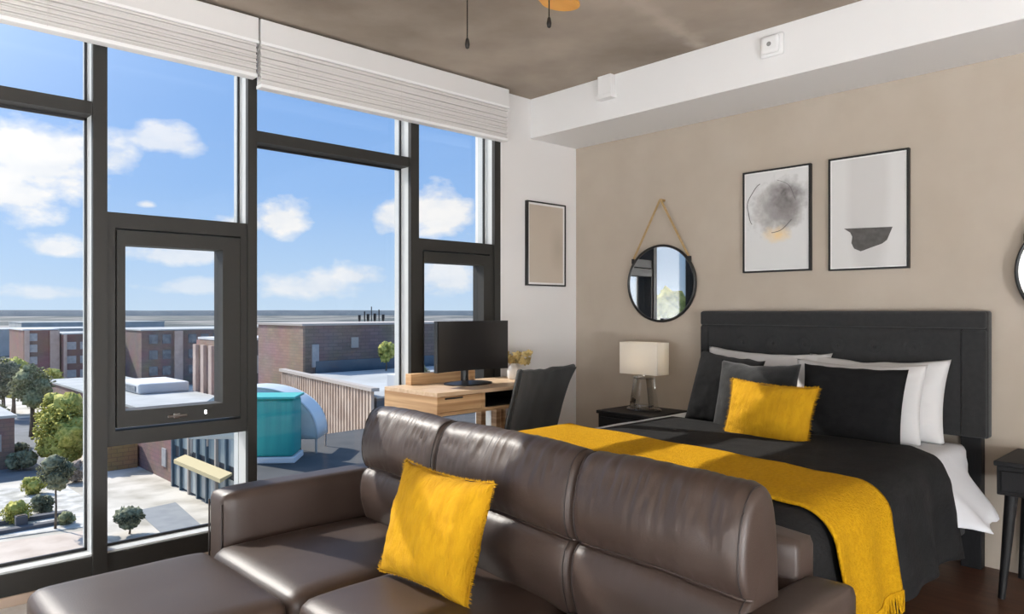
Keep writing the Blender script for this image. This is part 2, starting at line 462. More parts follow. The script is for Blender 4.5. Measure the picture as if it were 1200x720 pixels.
ott = thing('ottoman', 'brown leather ottoman pushed against the sofa seat nearest the windows', 'ottoman', (-3.39, -1.28, 0))
bm = bmesh.new(); soft_box(bm, -3.675, -3.112, -1.61, -.955, .22, .378, .04, 20, puff=(.008, .006, .014), wob=.003, seed=9, wscale=5)
finish('cushion', bm, LEATHER, ott, True)
finish('base', boxes((-3.66, -3.125, -1.60, -.965, .07, .225), bev=.012), LEATHER, ott, True, angle=40)
sm = bmesh.new()
loop = []
for (cx, cy, a0) in ((-3.645, -.985, 90), (-3.645, -1.58, 180), (-3.142, -1.58, 270), (-3.142, -.985, 0)):
    for k in range(5):
        a = R(a0+k*22.5); loop.append((cx+.031*math.cos(a), cy+.031*math.sin(a), .232))
tube(sm, loop+[loop[0]], .006, 8, caps=False); finish('piping', sm, LEATHER, ott, True)
for x in (-3.61, -3.17):
    for y in (-1.54, -1.02):
        bm = bmesh.new(); lathe(bm, [(.018, .014 if x < -3.5 else 0), (.026, .075)], (x, y, 0), 16); finish('foot', bm, DARKWOOD, ott)

def fringe_strip(bm, p0, p1, out, n, ln, rnd):
    p0, p1, out = Vector(p0), Vector(p1), Vector(out)
    for i in range(n):
        a = p0.lerp(p1, i/n); b = p0.lerp(p1, (i+.75)/n)
        l = ln*(.6+.7*rnd.random()); j = Vector((rnd.uniform(-.3, .3), rnd.uniform(-.3, .3), rnd.uniform(-.3, .3)))*ln*.5
        c = a.lerp(b, .5)+out*l+j
        f = [bm.verts.new(q) for q in (a, b, c)]; bm.faces.new(f)
        f = [bm.verts.new(q+Vector((0, 0, .002))) for q in (a, c, b)]; bm.faces.new(f)

def fringed(name, label, w, h, T, center, xa, ya, seed):
    o = finish(name, pillow_mesh(w, h, T, seed, pinch=.09, wr=.008), MUSTARD, None, True)
    tag(o, label, 'cushion'); pose(o, center, xa, ya)
    bm = bmesh.new(); rnd = random.Random(seed)
    def edge(u, v):
        p = .09
        return Vector((w/2*u*(1-p*(1-v*v)), h/2*v*(1-p*(1-u*u)), 0))
    N = 26
    for s in (-1, 1):
        for i in range(N):
            q0, q1 = -1+2*i/N, -1+2*(i+1)/N
            fringe_strip(bm, edge(s, q0), edge(s, q1), (s, 0, 0), 4, .016, rnd)
            fringe_strip(bm, edge(q0, s), edge(q1, s), (0, s, 0), 4, .008 if s > 0 else .006, rnd)
    fr = finish('fringe', bm, MUSTARD, o, False, local=True)
    return o
fringed('throw_pillow', 'mustard yellow fringed square cushion leaning on the brown leather sofa', .42, .365, .16,
        (-2.745, -1.845, .568), (.06, -1, -.03), (.30, -.10, 1), 3)

rg = finish('rug', boxes((-6.95, -3.50, -4.9, -.015, 0, .014), bev=.004), RUGM); tag(rg, 'pale beige rug along the windows, its corner showing left of the ottoman', 'rug')  # unseen extent added as bounce surface, lifts light onto ceiling and soffit

# ---------------------------------------------------------------- bed
BL, BR = -1.075, -2.615          # mattress sides
bed = thing('bed', 'double bed with dark charcoal button tufted headboard against the taupe wall', 'bed', (-1.1, -1.91, 0))
HB0, HB1 = -1.133, -2.702
bm = boxes((-.085, -.012, HB1, HB0, .636, 1.252), bev=.012, seg=3)
hb = finish('headboard', bm, HEADB, bed, True, angle=50)
bm = bmesh.new()
# raised border ring around the tufted field
for (y0, y1, z0, z1) in ((HB1+.004, HB0-.004, 1.166, 1.248), (HB1+.004, HB1+.112, .64, 1.160), (HB0-.058, HB0-.004, .64, 1.160)):
    box(bm, -.104, -.080, y0, y1, z0, z1, bev=.011, seg=3)
finish('headboard_border', bm, HEADB, bed, True, angle=50)
# tufted panel
btn = [(-1.422+(-.19)*k, 1.063) for k in range(6)]
rows = [(y, 1.063) for y, _ in btn]+[(y+.095, .90) for y, _ in btn]+[(y, .74) for y, _ in btn]
def tuft(a, b):
    y = (HB0-.06)+((HB1+.114)-(HB0-.06))*a; z = .645+(1.160-.645)*b
    d = 0
    for (yy, zz) in rows:
        r = math.hypot(y-yy, (z-zz)); d += .030*math.exp(-(r/.024)**2)+.020*math.exp(-(r/.07)**2)
    e = min(a, 1-a, (1-b))*14
    return (-.094-.010*min(1, e)**.5+d, y, z)
bm = bmesh.new(); grid(bm, 110, 50, tuft); finish('headboard_panel', bm, HEADB, bed, True)
for (y, z) in rows[:6]:
    bm = bmesh.new()
    for k in range(1):
        t = bmesh.new(); bmesh.ops.create_uvsphere(t, u_segments=12, v_segments=8, radius=.012)
        for v in t.verts: v.co = Vector((v.co.x*.6-.082, v.co.y+y, v.co.z+z))
        merge(bm, t)
    finish('button', bm, HEADB, bed, True)
for y in (HB0-.075, HB1+.075):
    finish('headboard_leg', boxes((-.075, -.015, y-.045, y+.045, 0, .66), bev=.004), DARKWOOD, bed)
finish('side_rail', boxes((-2.10, -.08, BR+.01, BL-.01, .16, .34), bev=.01), HEADB, bed)
for x in (-2.04, -1.1):
    for y in (BL-.08, BR+.08):
        bm = bmesh.new(); lathe(bm, [(.022, 0), (.032, .165)], (x, y, 0), 16); finish('leg', bm, DARKWOOD, bed)
bm = bmesh.new(); soft_box(bm, -2.11, -.11, BR, BL, .34, .60, .05, 12); finish('mattress', bm, SHEETM, bed, True)

def drape(x, s, top, r, flare=0, fx=-2.13, wide=0):
    """x along the bed, s across measured from the centre line (+ towards the near side); r edge radius"""
    yc = (BL+BR)/2; half = (BL-BR)/2+(wide if s > 0 else 0)
    e = abs(s)-(half-r*.3); ex = (fx+r*.3)-x
    e = max(0, e); ex = max(0, ex)
    d = math.hypot(e, ex)
    if d < 1e-6: return Vector((x, yc-s, top))
    a = min(d/r, math.pi/2)
    out = r*math.sin(a); drop = r*(1-math.cos(a))
    if d > r*math.pi/2:
        L = d-r*math.pi/2; drop += L; out += L*flare
    ux, us = -ex/d, e/d*(1 if s > 0 else -1)
    return Vector((max(x, fx+r*.3)+ux*out, yc-(math.copysign(min(abs(s), half-r*.3), s)+us*out), top-drop))

# white flat sheet
def sheet(a, b):
    x = -.17+(-2.13+.17)*a; half = (BL-BR)/2
    s0 = -half-.10
    hang = (.02+.235*min(1, max(0, (a-.01)/.17)))*min(1, max(.0, (.50-a)/.06))
    fl = 1.05*min(1, max(0, (.36-a)/.10))
    s1 = half+hang
    s = s0+(s1-s0)*b
    p = drape(x, s, .612+.004*noise.noise(Vector((x*4, s*4, 0))), .035, fl)
    if s > half and hang > .01:
        k = (s-half)/max(.01, hang)*min(1, fl)
        p.y -= .020*k*math.sin(x*26+1)*k
        p.z += .010*math.sin(x*31)*k
        p.x -= .05*k
    return p
bm = bmesh.new(); grid(bm, 70, 70, sheet)
o = finish('flat_sheet', bm, SHEETM, None, True); tag(o, 'white cotton sheet showing under the black duvet and hanging beside the headboard', 'sheet')
o.modifiers.new('thickness', 'SOLIDIFY').thickness = .004

def duvet(a, b):
    half = (BL-BR)/2
    x0, x1 = -.50, -2.38
    x = x0+(x1-x0)*a
    s0, s1 = -half+.125, half+.46
    s = s0+(s1-s0)*b
    if s > half-.12: x -= .27*(1-a)*min(1, (s-half+.12)/.24)
    nz = noise.fractal(Vector((x*2.2, s*2.2, 3)), 1, 2, 3)
    edge = min(1, a*14, b*14)
    p = drape(x, s, .632+.016*edge+.010*nz*edge, .11, .16, fx=-2.10, wide=.045)
    if s > half:
        k = min(1, (s-half)/.35)
        p.y -= (.018*math.sin(x*9+.6)+.012*math.sin(x*21))*k
    if x < -2.12: p.x = max(p.x, -2.172)
    return p
bm = bmesh.new(); grid(bm, 80, 90, duvet)
o = finish('duvet', bm, DUVETM, None, True); tag(o, 'black duvet spread over the bed and hanging down its near side', 'duvet')
o.modifiers.new('thickness', 'SOLIDIFY').thickness = .02

def throw(a, b):
    half = (BL-BR)/2
    s0, s1 = -half-.06, half+.44
    s = s0+(s1-s0)*b
    q = (s+half)/(2*half)
    xa = -1.28-.22*min(1, max(0, q)); xb = xa-.47
    x = xa+(xb-xa)*a
    p = drape(x, s, .666+.010*noise.fractal(Vector((x*2.2, s*2.2, 3)), 1, 2, 3)+.004*noise.noise(Vector((x*9, s*5, 7))), .125, .16, fx=-2.10, wide=.05)
    if s > half:
        k = min(1, (s-half)/.35)
        p.y -= .014+(.018*math.sin(x*9+.6)+.012*math.sin(x*21))*k
    if x < -2.10: p.x = max(p.x, -2.18)
    return p
bm = bmesh.new(); V = grid(bm, 30, 110, throw)
ends = [v[-1].co.copy() for v in V]
th = finish('throw_blanket', bm, THROWM, None, True); tag(th, 'mustard yellow knitted throw laid across the foot of the bed', 'blanket')
th.modifiers.new('thickness', 'SOLIDIFY').thickness = .010
bm = bmesh.new(); rnd = random.Random(5)
for i in range(len(ends)-1):
    for k in range(3):
        p = ends[i].lerp(ends[i+1], k/3)
        q = p+Vector((rnd.uniform(-.006, .006), rnd.uniform(-.012, .004), -.05-rnd.uniform(0, .02)))
        tube(bm, [p+Vector((0, 0, .006)), p.lerp(q, .5)+Vector((rnd.uniform(-.003, .003), 0, 0)), q], .0028, 5)
finish('fringe', bm, THROWM, th, False, local=True)

# pillows on the bed -------------------------------------------------
def pil(label, m, w, h, T, c, xa, ya, seed, sag=0, pinch=.06, cat='pillow', name='pillow', group=None):
    o = finish(name, pillow_mesh(w, h, T, seed, pinch=pinch, sag=sag), m, None, True)
    tag(o, label, cat, group); pose(o, c, xa, ya)
    return o
LEAN = (.30, 0, 1)
pil('white bed pillow propped on the headboard, on the side by the white lamp', PILLOWW, .76, .43, .17, (-.205, -1.605, .822), (0, -1, -.015), LEAN, 11, sag=.015)
pil('white bed pillow propped on the headboard, hindmost on the side away from the lamp', PILLOWW, .70, .42, .16, (-.205, -2.215, .812), (0, -1, 0), (.26, 0, 1), 12, sag=.02)
pil('white bed pillow just behind the large black cushion, in front of another white pillow', PILLOWW, .64, .40, .14, (-.335, -2.18, .80), (.03, -1, 0), (.28, 0, 1), 13, sag=.01)
pil('black square cushion nearest the white table lamp', BLACKF, .42, .41, .15, (-.50, -1.535, .808), (-.10, -1, -.10), (.27, .0, 1), 14, cat='cushion', name='throw_pillow')
pil('charcoal velvet cushion standing directly behind the small yellow one', CHARF, .46, .39, .15, (-.60, -1.775, .795), (-.05, -1, 0), (.27, 0, 1), 15, sag=.01, cat='cushion', name='throw_pillow')
pil('large black cushion in front of the white pillows, right of the yellow one', BLACKF, .49, .40, .16, (-.535, -2.235, .788), (.02, -1, -.01), (.25, .03, 1), 16, cat='cushion', name='throw_pillow')
fringed('throw_pillow', 'small mustard yellow fringed cushion on the bed, in front of black ones', .455, .325, .15,
        (-.785, -1.945, .742), (-.02, -1, -.03), (.30, -.04, 1), 21)

# ---------------------------------------------------------------- nightstands
def nightstand(y0, y1, label, z1=.60, zb=.452):
    t = thing('nightstand', label, 'nightstand', (-.22, (y0+y1)/2, 0), 'black bedside tables')
    x0, x1 = -.425, -.02
    finish('body', boxes((x0+.004, x1, y0+.004, y1-.004, zb, z1-.022), bev=.004), DARKWOOD, t)
    finish('top', boxes((x0-.008, x1+.005, y0-.006, y1+.006, z1-.022, z1), bev=.005), DARKWOOD, t)
    d = finish('drawer', boxes((x0-.008, x0+.006, y0+.022, y1-.022, zb+.018, z1-.040), bev=.003), DARKWOOD, t)
    bm = bmesh.new(); tt = bmesh.new(); bmesh.ops.create_uvsphere(tt, u_segments=14, v_segments=10, radius=.012)
    for v in tt.verts: v.co += Vector((x0-.018, (y0+y1)/2, (zb+z1)/2-.01))
    merge(bm, tt)
    for v in bm.verts: v.co -= Vector(t.location)
    finish('knob', bm, DARKWOOD, d, True, local=True)
    for x, sx in ((x0+.05, -1), (x1-.05, .3)):
        for y, sy in ((y0+.05, -1), (y1-.05, 1)):
            bm = bmesh.new()
            tube(bm, [(x, y, zb+.005), (x+.035*sx, y+.03*sy, 0)], .02, 12, rads=[.026, .014])
            finish('leg', bm, DARKWOOD, t, True, angle=50)
    return t
nightstand(-.995, -.565, 'black wooden nightstand under the white table lamp')
nightstand(-3.255, -2.81, 'black wooden nightstand at the right edge, tapered legs showing')

# table lamp -----------------------------------------------------------
lamp = thing('table_lamp', 'table lamp with rectangular white shade and clear glass base on left nightstand', 'lamp', (-.215, -.785, .60))
lx, ly, lz = lamp.location
bm = bmesh.new(); lathe(bm, [(.0, 0), (.105, 0), (.11, .006), (.105, .014), (.0, .016)], (0, 0, 0), 40)
for v in bm.verts: v.co.x = v.co.x*.75+lx; v.co.y = v.co.y*1.15+ly; v.co.z += lz
finish('base', bm, CRYSTAL, lamp, True, angle=40)
def trap(bm, y0, y1, z0, z1, w0, w1, x0, x1):
    """bar from (y0,z0) to (y1,z1) widths w0,w1 extruded over x"""
    a = [(y0-w0/2, z0), (y0+w0/2, z0), (y1+w1/2, z1), (y1-w1/2, z1)]
    f = [bm.verts.new((x0, y, z)) for y, z in a]; g = [bm.verts.new((x1, y, z)) for y, z in a]
    for i in range(4): bm.faces.new((f[i], f[(i+1) % 4], g[(i+1) % 4], g[i]))
    bm.faces.new(f[::-1]); bm.faces.new(g)
bm = bmesh.new()
trap(bm, ly-.078, ly-.050, lz+.016, lz+.215, .034, .026, lx-.03, lx+.03)
trap(bm, ly+.078, ly+.050, lz+.016, lz+.215, .034, .026, lx-.03, lx+.03)
box(bm, lx-.03, lx+.03, ly-.060, ly+.060, lz+.016, lz+.036, bev=.002)
box(bm, lx-.03, lx+.03, ly-.063, ly+.063, lz+.205, lz+.228, bev=.002)
finish('stem', bm, CRYSTAL, lamp)
bm = bmesh.new(); tube(bm, [(lx, ly, lz+.225), (lx, ly, lz+.30)], .011, 12); finish('socket', bm, CHROME, lamp, True, angle=50)
bm = bmesh.new(); t_ = bmesh.new(); bmesh.ops.create_uvsphere(t_, u_segments=16, v_segments=12, radius=.028)
for v in t_.verts: v.co += Vector((lx, ly, lz+.335))
merge(bm, t_); finish('bulb', bm, emit_mat('bulb_glow', (1, .82, .6, 1), 6), lamp, True)
sy, sx_ = .150, .065; z0, z1 = .838, 1.046
bm = boxes((lx-sx_, lx-sx_+.003, ly-sy, ly+sy, z0, z1), (lx+sx_-.003, lx+sx_, ly-sy, ly+sy, z0, z1),
           (lx-sx_+.003, lx+sx_-.003, ly-sy, ly-sy+.003, z0, z1), (lx-sx_+.003, lx+sx_-.003, ly+sy-.003, ly+sy, z0, z1))
sh = finish('lamp_shade', bm, SHADE, lamp)
n = SHADE.node_tree; b = n.nodes['Principled BSDF']; trl = n.nodes.new('ShaderNodeBsdfTranslucent'); trl.inputs['Color'].default_value = (.9, .85, .75, 1)
mx = n.nodes.new('ShaderNodeMixShader'); mx.inputs[0].default_value = .4
n.links.new(b.outputs[0], mx.inputs[1]); n.links.new(trl.outputs[0], mx.inputs[2]); n.links.new(mx.outputs[0], n.nodes['Material Output'].inputs['Surface'])

MIRYAW = 4.2
# ---------------------------------------------------------------- mirrors
def mirror(yc, zc, label):
    t = thing('wall_mirror', label, 'mirror', (0, yc, zc))
    bm = bmesh.new(); R0, n = .262, 64
    def ring(a, b):
        th, ph = 2*math.pi*a, 2*math.pi*b
        r = R0-.008+.009*math.cos(ph); return (-.022+.016*math.sin(ph), yc+r*math.cos(th), zc+r*math.sin(th))
    bm2 = bmesh.new(); grid(bm2, n, 10, ring, closed_u=True); bmesh.ops.remove_doubles(bm2, verts=bm2.verts, dist=1e-5)
    finish('frame', bm2, BLACKFR, t, True)
    bm = bmesh.new()
    def disc(x, rev):
        vs = [bm.verts.new((x, yc+.254*math.cos(2*math.pi*k/n), zc+.254*math.sin(2*math.pi*k/n))) for k in range(n)]
        bm.faces.new(vs[::-1] if rev else vs); return vs
    a, b = disc(-.026, True), disc(-.008, False)
    for k in range(n): bm.faces.new((a[k], a[(k+1) % n], b[(k+1) % n], b[k]))
    finish('mirror_glass', bm, MIRRORM, t)
    for sg in (-1, 1):
        p0 = Vector((-.030, yc+sg*.215, zc+.165)); p1 = Vector((-.030, yc+sg*.004, zc+.560))
        bm = bmesh.new(); d = (p1-p0).normalized(); u = Vector((0, d.z, -d.y))
        vs = []
        for p in (p0, p1):
            for (q, xx) in ((-.007, -.002), (.007, -.002), (.007, .002), (-.007, .002)): vs.append(bm.verts.new(p+u*q+Vector((xx, 0, 0))))
        for k in range(4): bm.faces.new((vs[k], vs[(k+1) % 4], vs[4+(k+1) % 4], vs[4+k]))
        bm.faces.new(vs[:4][::-1]); bm.faces.new(vs[4:])
        finish('strap', bm, BRASS, t)
        bm = bmesh.new(); box(bm, -.036, -.018, yc+sg*.215-.010, yc+sg*.215+.010, zc+.14, zc+.175, bev=.002); finish('strap_clip', bm, BLACKFR, t)
    bm = bmesh.new(); tube(bm, [(0, yc, zc+.562), (-.045, yc, zc+.562)], .009, 14); finish('peg', bm, BRASS, t, True, angle=50)
    for o_ in t.children:
        if not o_.name.startswith('peg'):
            o_.rotation_euler = (0, 0, R(MIRYAW)); o_.location = (-.018, 0, 0)
mirror(-.795, 1.437, 'round black framed mirror hanging by a strap above the table lamp')
mirror(-3.062, 1.437, 'round black framed mirror mostly cut off by the right edge of the photo')

# ---------------------------------------------------------------- pictures
def art_mat(name, kind):
    m = bpy.data.materials.new(name); m.use_nodes = True
    nt = m.node_tree; n = nt.nodes; b = n['Principled BSDF']; b.inputs['Roughness'].default_value = .6
    tc = n.new('ShaderNodeTexCoord')
    def blob(cy, cz, ry, rz, nscale, namp, lo, hi):
        mp = n.new('ShaderNodeMapping'); mp.inputs['Location'].default_value = (0, -cy/ry, -cz/rz); mp.inputs['Scale'].default_value = (0, 1/ry, 1/rz)
        nt.links.new(tc.outputs['Object'], mp.inputs[0])
        ln = n.new('ShaderNodeVectorMath'); ln.operation = 'LENGTH'; nt.links.new(mp.outputs[0], ln.inputs[0])
        ns = n.new('ShaderNodeTexNoise'); ns.inputs['Scale'].default_value = nscale; ns.inputs['Detail'].default_value = 7
        nt.links.new(tc.outputs['Object'], ns.inputs[0])
        ma = n.new('ShaderNodeMath'); ma.operation = 'MULTIPLY_ADD'; ma.inputs[1].default_value = namp
        nt.links.new(ns.outputs['Fac'], ma.inputs[0]); nt.links.new(ln.outputs['Value'], ma.inputs[2])
        mr = n.new('ShaderNodeMapRange'); mr.inputs['From Min'].default_value = hi; mr.inputs['From Max'].default_value = lo
        nt.links.new(ma.outputs[0], mr.inputs[0]); return mr.outputs[0]
    cur = None
    base = {'orb': (.62, .62, .61, 1), 'bowl': (.60, .59, .575, 1), 'beige': (.50, .43, .355, 1)}[kind]
    layers = {'orb': [((-.005, .075, .165, .175, 16, .5, 1.02, 1.22), (.50, .48, .465, 1), .8),
                      ((-.05, .115, .125, .13, 15, 1.6, 1.05, 2.0), (.10, .085, .085, 1), .95),
                      ((-.03, .03, .12, .10, 26, 1.8, 1.0, 2.1), (.20, .185, .18, 1), .7),
                      ((.05, .07, .13, .14, 34, 2.2, 1.1, 2.2), (.30, .285, .28, 1), .6),
                      ((-.005, -.085, .075, .045, 22, 1.4, .9, 2.0), (.80, .55, .20, 1), .7)],
              'bowl': [((0, .10, .11, .55, 5, .3, .9, 1.3), (.52, .505, .49, 1), .8)],
              'beige': [((-.12, -.02, .10, .16, 6, .8, .6, 1.5), (.38, .32, .26, 1), .6)]}[kind]
    for (args, col, f) in layers:
        fac = blob(*args)
        mu = n.new('ShaderNodeMath'); mu.operation = 'MULTIPLY'; mu.inputs[1].default_value = f; nt.links.new(fac, mu.inputs[0])
        mx = n.new('ShaderNodeMix'); mx.data_type = 'RGBA'; mx.inputs[7].default_value = col
        nt.links.new(mu.outputs[0], mx.inputs[0])
        if cur is None: mx.inputs[6].default_value = base
        else: nt.links.new(cur, mx.inputs[6])
        cur = mx.outputs[2]
    nt.links.new(cur, b.inputs['Base Color'])
    return m

def picture(yc, zc, w, h, kind, label, wall='bed'):
    t = thing('picture_frame', label, 'picture', (0, 0, 0))
    t.location = (0, yc, zc)
    fw, D = .010, .028
    bm = boxes((-D, -.001, -w/2, w/2, h/2-fw, h/2), (-D, -.001, -w/2, w/2, -h/2, -h/2+fw),
               (-D, -.001, -w/2, -w/2+fw, -h/2+fw, h/2-fw), (-D, -.001, w/2-fw, w/2, -h/2+fw, h/2-fw))
    finish('frame', bm, BLACKFR, t, local=True)
    finish('print', boxes((-D+.008, -.003, -w/2+fw, w/2-fw, -h/2+fw, h/2-fw)), art_mat('art_'+kind, kind), t, local=True)
    mm = .014 if kind == 'beige' else .007
    q0, q1, r0, r1 = -w/2+fw, w/2-fw, -h/2+fw, h/2-fw
    finish('mat_board', boxes((-D+.006, -D+.0085, q0, q1, r1-mm, r1), (-D+.006, -D+.0085, q0, q1, r0, r0+mm), (-D+.006, -D+.0085, q0, q0+mm, r0+mm, r1-mm), (-D+.006, -D+.0085, q1-mm, q1, r0+mm, r1-mm)), PAPERW, t, local=True)
    if kind == 'bowl':
        bm = bmesh.new()
        pts = [(.125, -.082), (-.128, -.092), (-.10, -.16), (-.075, -.178), (-.02, -.195), (.035, -.213), (.07, -.196), (.085, -.165), (.08, -.13), (.092, -.105)]
        a = [bm.verts.new((-D+.0075, y, z)) for y, z in pts]; b = [bm.verts.new((-D+.0065, y, z)) for y, z in pts]
        for i in range(len(pts)): bm.faces.new((a[i], a[(i+1) % len(pts)], b[(i+1) % len(pts)], b[i]))
        bm.faces.new(a); bm.faces.new(b[::-1])
        finish('bowl_shape', bm, mat('ink_grey', (.07, .065, .06), .8, (.10, .095, .09), 30), t, local=True)
    if kind == 'orb':
        bm = bmesh.new()
        pts = [(-D+.0065, .03+.152*math.cos(R(a))+.004*math.sin(a*.13), .085+.158*math.sin(R(a))) for a in range(-170, 176, 6)]
        tube(bm, pts[22:40], .0022, 5); tube(bm, pts[46:], .0010, 4); tube(bm, pts[4:14], .0020, 5)
        finish('ink_line', bm, mat('ink_line', (.12, .11, .11), .8), t, local=True)
    if wall == 'win':
        t.rotation_euler = (0, 0, R(90)); t.location = (yc, 0, zc)
    return t
picture(-1.60, 1.792, .422, .615, 'orb', 'framed abstract print with a smoky grey orb and yellow wash')
picture(-2.123, 1.790, .418, .628, 'bowl', 'framed abstract print with a dark grey bowl shape on pale ground')
picture(-.342, 1.732, .398, .60, 'beige', 'framed plain beige print on the white wall beside the windows', 'win')

# ---------------------------------------------------------------- desk
desk = thing('desk', 'light oak desk with drawer and dark open cubby below the right hand windows', 'desk', (-1.2, -.31, 0))
dx0, dx1, dy0, dy1, dz0, dz1 = -1.746, -.79, -.56, -.055, .683, .81
finish('top', boxes((dx0, dx1, dy0, dy1, dz1-.022, dz1), bev=.002), OAKTOP, desk)
for x in (dx0, dx1-.02): finish('side_panel', boxes((x, x+.02, dy0, dy1, dz0, dz1-.022), bev=.0015), OAK, desk)
finish('bottom_panel', boxes((dx0+.02, dx1-.02, dy0, dy1, dz0, dz0+.018)), OAK, desk)
finish('divider', boxes((-1.425, -1.405, dy0, dy1, dz0+.018, dz1-.022)), OAK, desk)
finish('divider', boxes((-1.02, -1.0, dy0, dy1, dz0+.018, dz1-.022)), OAK, desk)
d = finish('drawer', boxes((dx0+.022, -1.427, dy0+.004, dy0+.022, dz0+.020, dz1-.024), bev=.001), OAK, desk)
bm = boxes((dx0+.055, dx0+.18, dy0+.002, dy0+.010, dz1-.040, dz1-.030)); 
for v in bm.verts: v.co -= Vector(desk.location)
finish('pull_slot', bm, BLACKCAV, d, local=True)
finish('drawer', boxes((-.998, dx1-.022, dy0+.004, dy0+.022, dz0+.020, dz1-.024), bev=.001), OAK, desk)
finish('cubby_lining', boxes((-1.404, -1.021, dy0+.03, dy1-.01, dz0+.0185, dz0+.022), (-1.404, -1.021, dy1-.02, dy1-.01, dz0+.02, dz1-.024),
                             (-1.404, -1.400, dy0+.008, dy1-.01, dz0+.02, dz1-.024), (-1.025, -1.021, dy0+.008, dy1-.01, dz0+.02, dz1-.024),
                             (-1.404, -1.021, dy0+.03, dy1-.01, dz1-.026, dz1-.0225)), BLACKCAV, desk)
for x in (-1.70, -.85):
    for y in (dy0+.05, dy1-.05):
        bm = bmesh.new(); tube(bm, [(x, y, dz0), (x, y, 0)], .02, 12, rads=[.022, .014]); finish('leg', bm, OAK, desk, True, angle=50)
bm = boxes((-1.07, -1.03, -.14, -.09, 0, dz0), (-.94, -.90, -.14, -.09, 0, dz0), (-1.03, -.94, -.14, -.09, dz0-.03, dz0), (-1.03, -.94, -.14, -.09, .1, .13))
finish('leg_frame', bm, OAK, desk)
finish('back_ledge', boxes((-1.60, -1.10, -.115, -.060, dz1, dz1+.066), bev=.002), OAK, desk)

mon = thing('monitor', 'black curved computer monitor on the oak desk', 'monitor', (-1.295, -.28, .81))
mx0, my, mz = mon.location
def shell(off0, off1, w, z0, z1):
    bm = bmesh.new(); n = 20
    def yof(u): return -.045*u*u          # curved: edges come towards the viewer
    A = [[(mx0+w/2*u, my+yof(u)+off, z) for z in (z0, z1)] for off in (off0, off1) for u in [(-1+2*i/n) for i in range(n+1)]]
    va = [[bm.verts.new(p) for p in col] for col in A]; F, B = va[:n+1], va[n+1:]
    for i in range(n):
        bm.faces.new((F[i][0], F[i+1][0], F[i+1][1], F[i][1])); bm.faces.new((B[i][1], B[i+1][1], B[i+1][0], B[i][0]))
        bm.faces.new((F[i][1], F[i+1][1], B[i+1][1], B[i][1])); bm.faces.new((F[i][0], B[i][0], B[i+1][0], F[i+1][0]))
    for i in (0, n): bm.faces.new((F[i][0], F[i][1], B[i][1], B[i][0]))
    return bm
finish('bezel', shell(-.010, .022, .555, .893, 1.192), PLASTICB, mon, True, angle=40)
finish('screen', shell(-.0125, -.0095, .540, .906, 1.184), SCREEN, mon, True, angle=40)
finish('rear_housing', boxes((mx0-.13, mx0+.13, my+.022, my+.06, .93, 1.10), bev=.012), PLASTICB, mon)
bm = bmesh.new(); tube(bm, [(mx0, my+.035, .826), (mx0, my+.035, 1.0)], .024, 16); finish('neck', bm, PLASTICB, mon, True, angle=50)
bm = bmesh.new(); lathe(bm, [(0, 0), (.12, 0), (.12, .008), (.03, .020), (0, .022)], (0, 0, 0), 36)
for v in bm.verts: v.co = Vector((v.co.x*1.35+mx0, v.co.y+my, v.co.z+.81))
finish('base', bm, PLASTICB, mon, True, angle=40)

vase = thing('vase', 'small white vase with dried yellow flowers at the wall end of desk', 'vase', (-.875, -.24, .81))
bm = bmesh.new(); lathe(bm, [(0, 0), (.036, 0), (.042, .01), (.044, .05), (.036, .08), (.022, .094), (.024, .102), (.019, .102), (.017, .09), (0, .088)], tuple(vase.location), 28)
finish('body', bm, VASEM, vase, True, angle=60)
rnd = random.Random(3); sm = bmesh.new(); fm = bmesh.new()
for k in range(20):
    a = rnd.uniform(0, 2*math.pi); l = rnd.uniform(.02, .12); z = rnd.uniform(.11, .185)
    p = Vector(vase.location)+Vector((l*math.cos(a)*.95, min(.07, l*math.sin(a)), z))
    tube(sm, [Vector(vase.location)+Vector((0, 0, .085)), Vector(vase.location)+Vector((l*.4*math.cos(a), l*.4*math.sin(a)*.6, .13)), p], .0014, 5)
    for q in range(5):
        t_ = bmesh.new(); bmesh.ops.create_icosphere(t_, subdivisions=1, radius=rnd.uniform(.007, .013))
        for v in t_.verts: v.co = Vector((v.co.x, v.co.y, v.co.z*1.3))+p+Vector((rnd.uniform(-.018, .018), rnd.uniform(-.015, .015), rnd.uniform(-.015, .018)))
        merge(fm, t_)
finish('stems', sm, STEMM, vase); finish('dried_flowers', fm, DRIED, vase)

# ---------------------------------------------------------------- chair
ch = thing('desk_chair', 'dark slate fabric covered chair drawn up to the oak desk', 'chair', (-1.215, -.58, 0))
def cback(a, b, off):
    u, v = 2*a-1, b
    w = .50-.055*v*0+.0*u
    yaw = R(8)
    x = (.235-.008*(1-v))*u
    z = .40+.505*v+.016*abs(u)**3*v**4+.000*u-.010*noise.noise(Vector((u*3, 1, 0)))*v
    y = -.10*v**1.3-.035*u*u+off-.006*noise.fractal(Vector((u*1.6, v*2, 5)), 1, 2, 3)
    ear = max(0, u)**6*max(0, v)**5
    x += .030*ear; y -= .02*ear
    x += .05*(v-.5)
    return Vector((ch.location.x+x*math.cos(yaw)-y*math.sin(yaw), ch.location.y-.10+x*math.sin(yaw)+y*math.cos(yaw), z))
bm = bmesh.new()
V1 = grid(bm, 30, 30, lambda a, b: cback(a, b, -.018)); V2 = grid(bm, 30, 30, lambda a, b: cback(a, b, .022))
for i in range(30):
    bm.faces.new((V1[i][30], V1[i+1][30], V2[i+1][30], V2[i][30])); bm.faces.new((V1[i][0], V2[i][0], V2[i+1][0], V1[i+1][0]))
    bm.faces.new((V1[0][i], V1[0][i+1], V2[0][i+1], V2[0][i])); bm.faces.new((V1[30][i], V2[30][i], V2[30][i+1], V1[30][i+1]))
finish('backrest', bm, CHAIRF, ch, True, angle=60)
bm = bmesh.new()
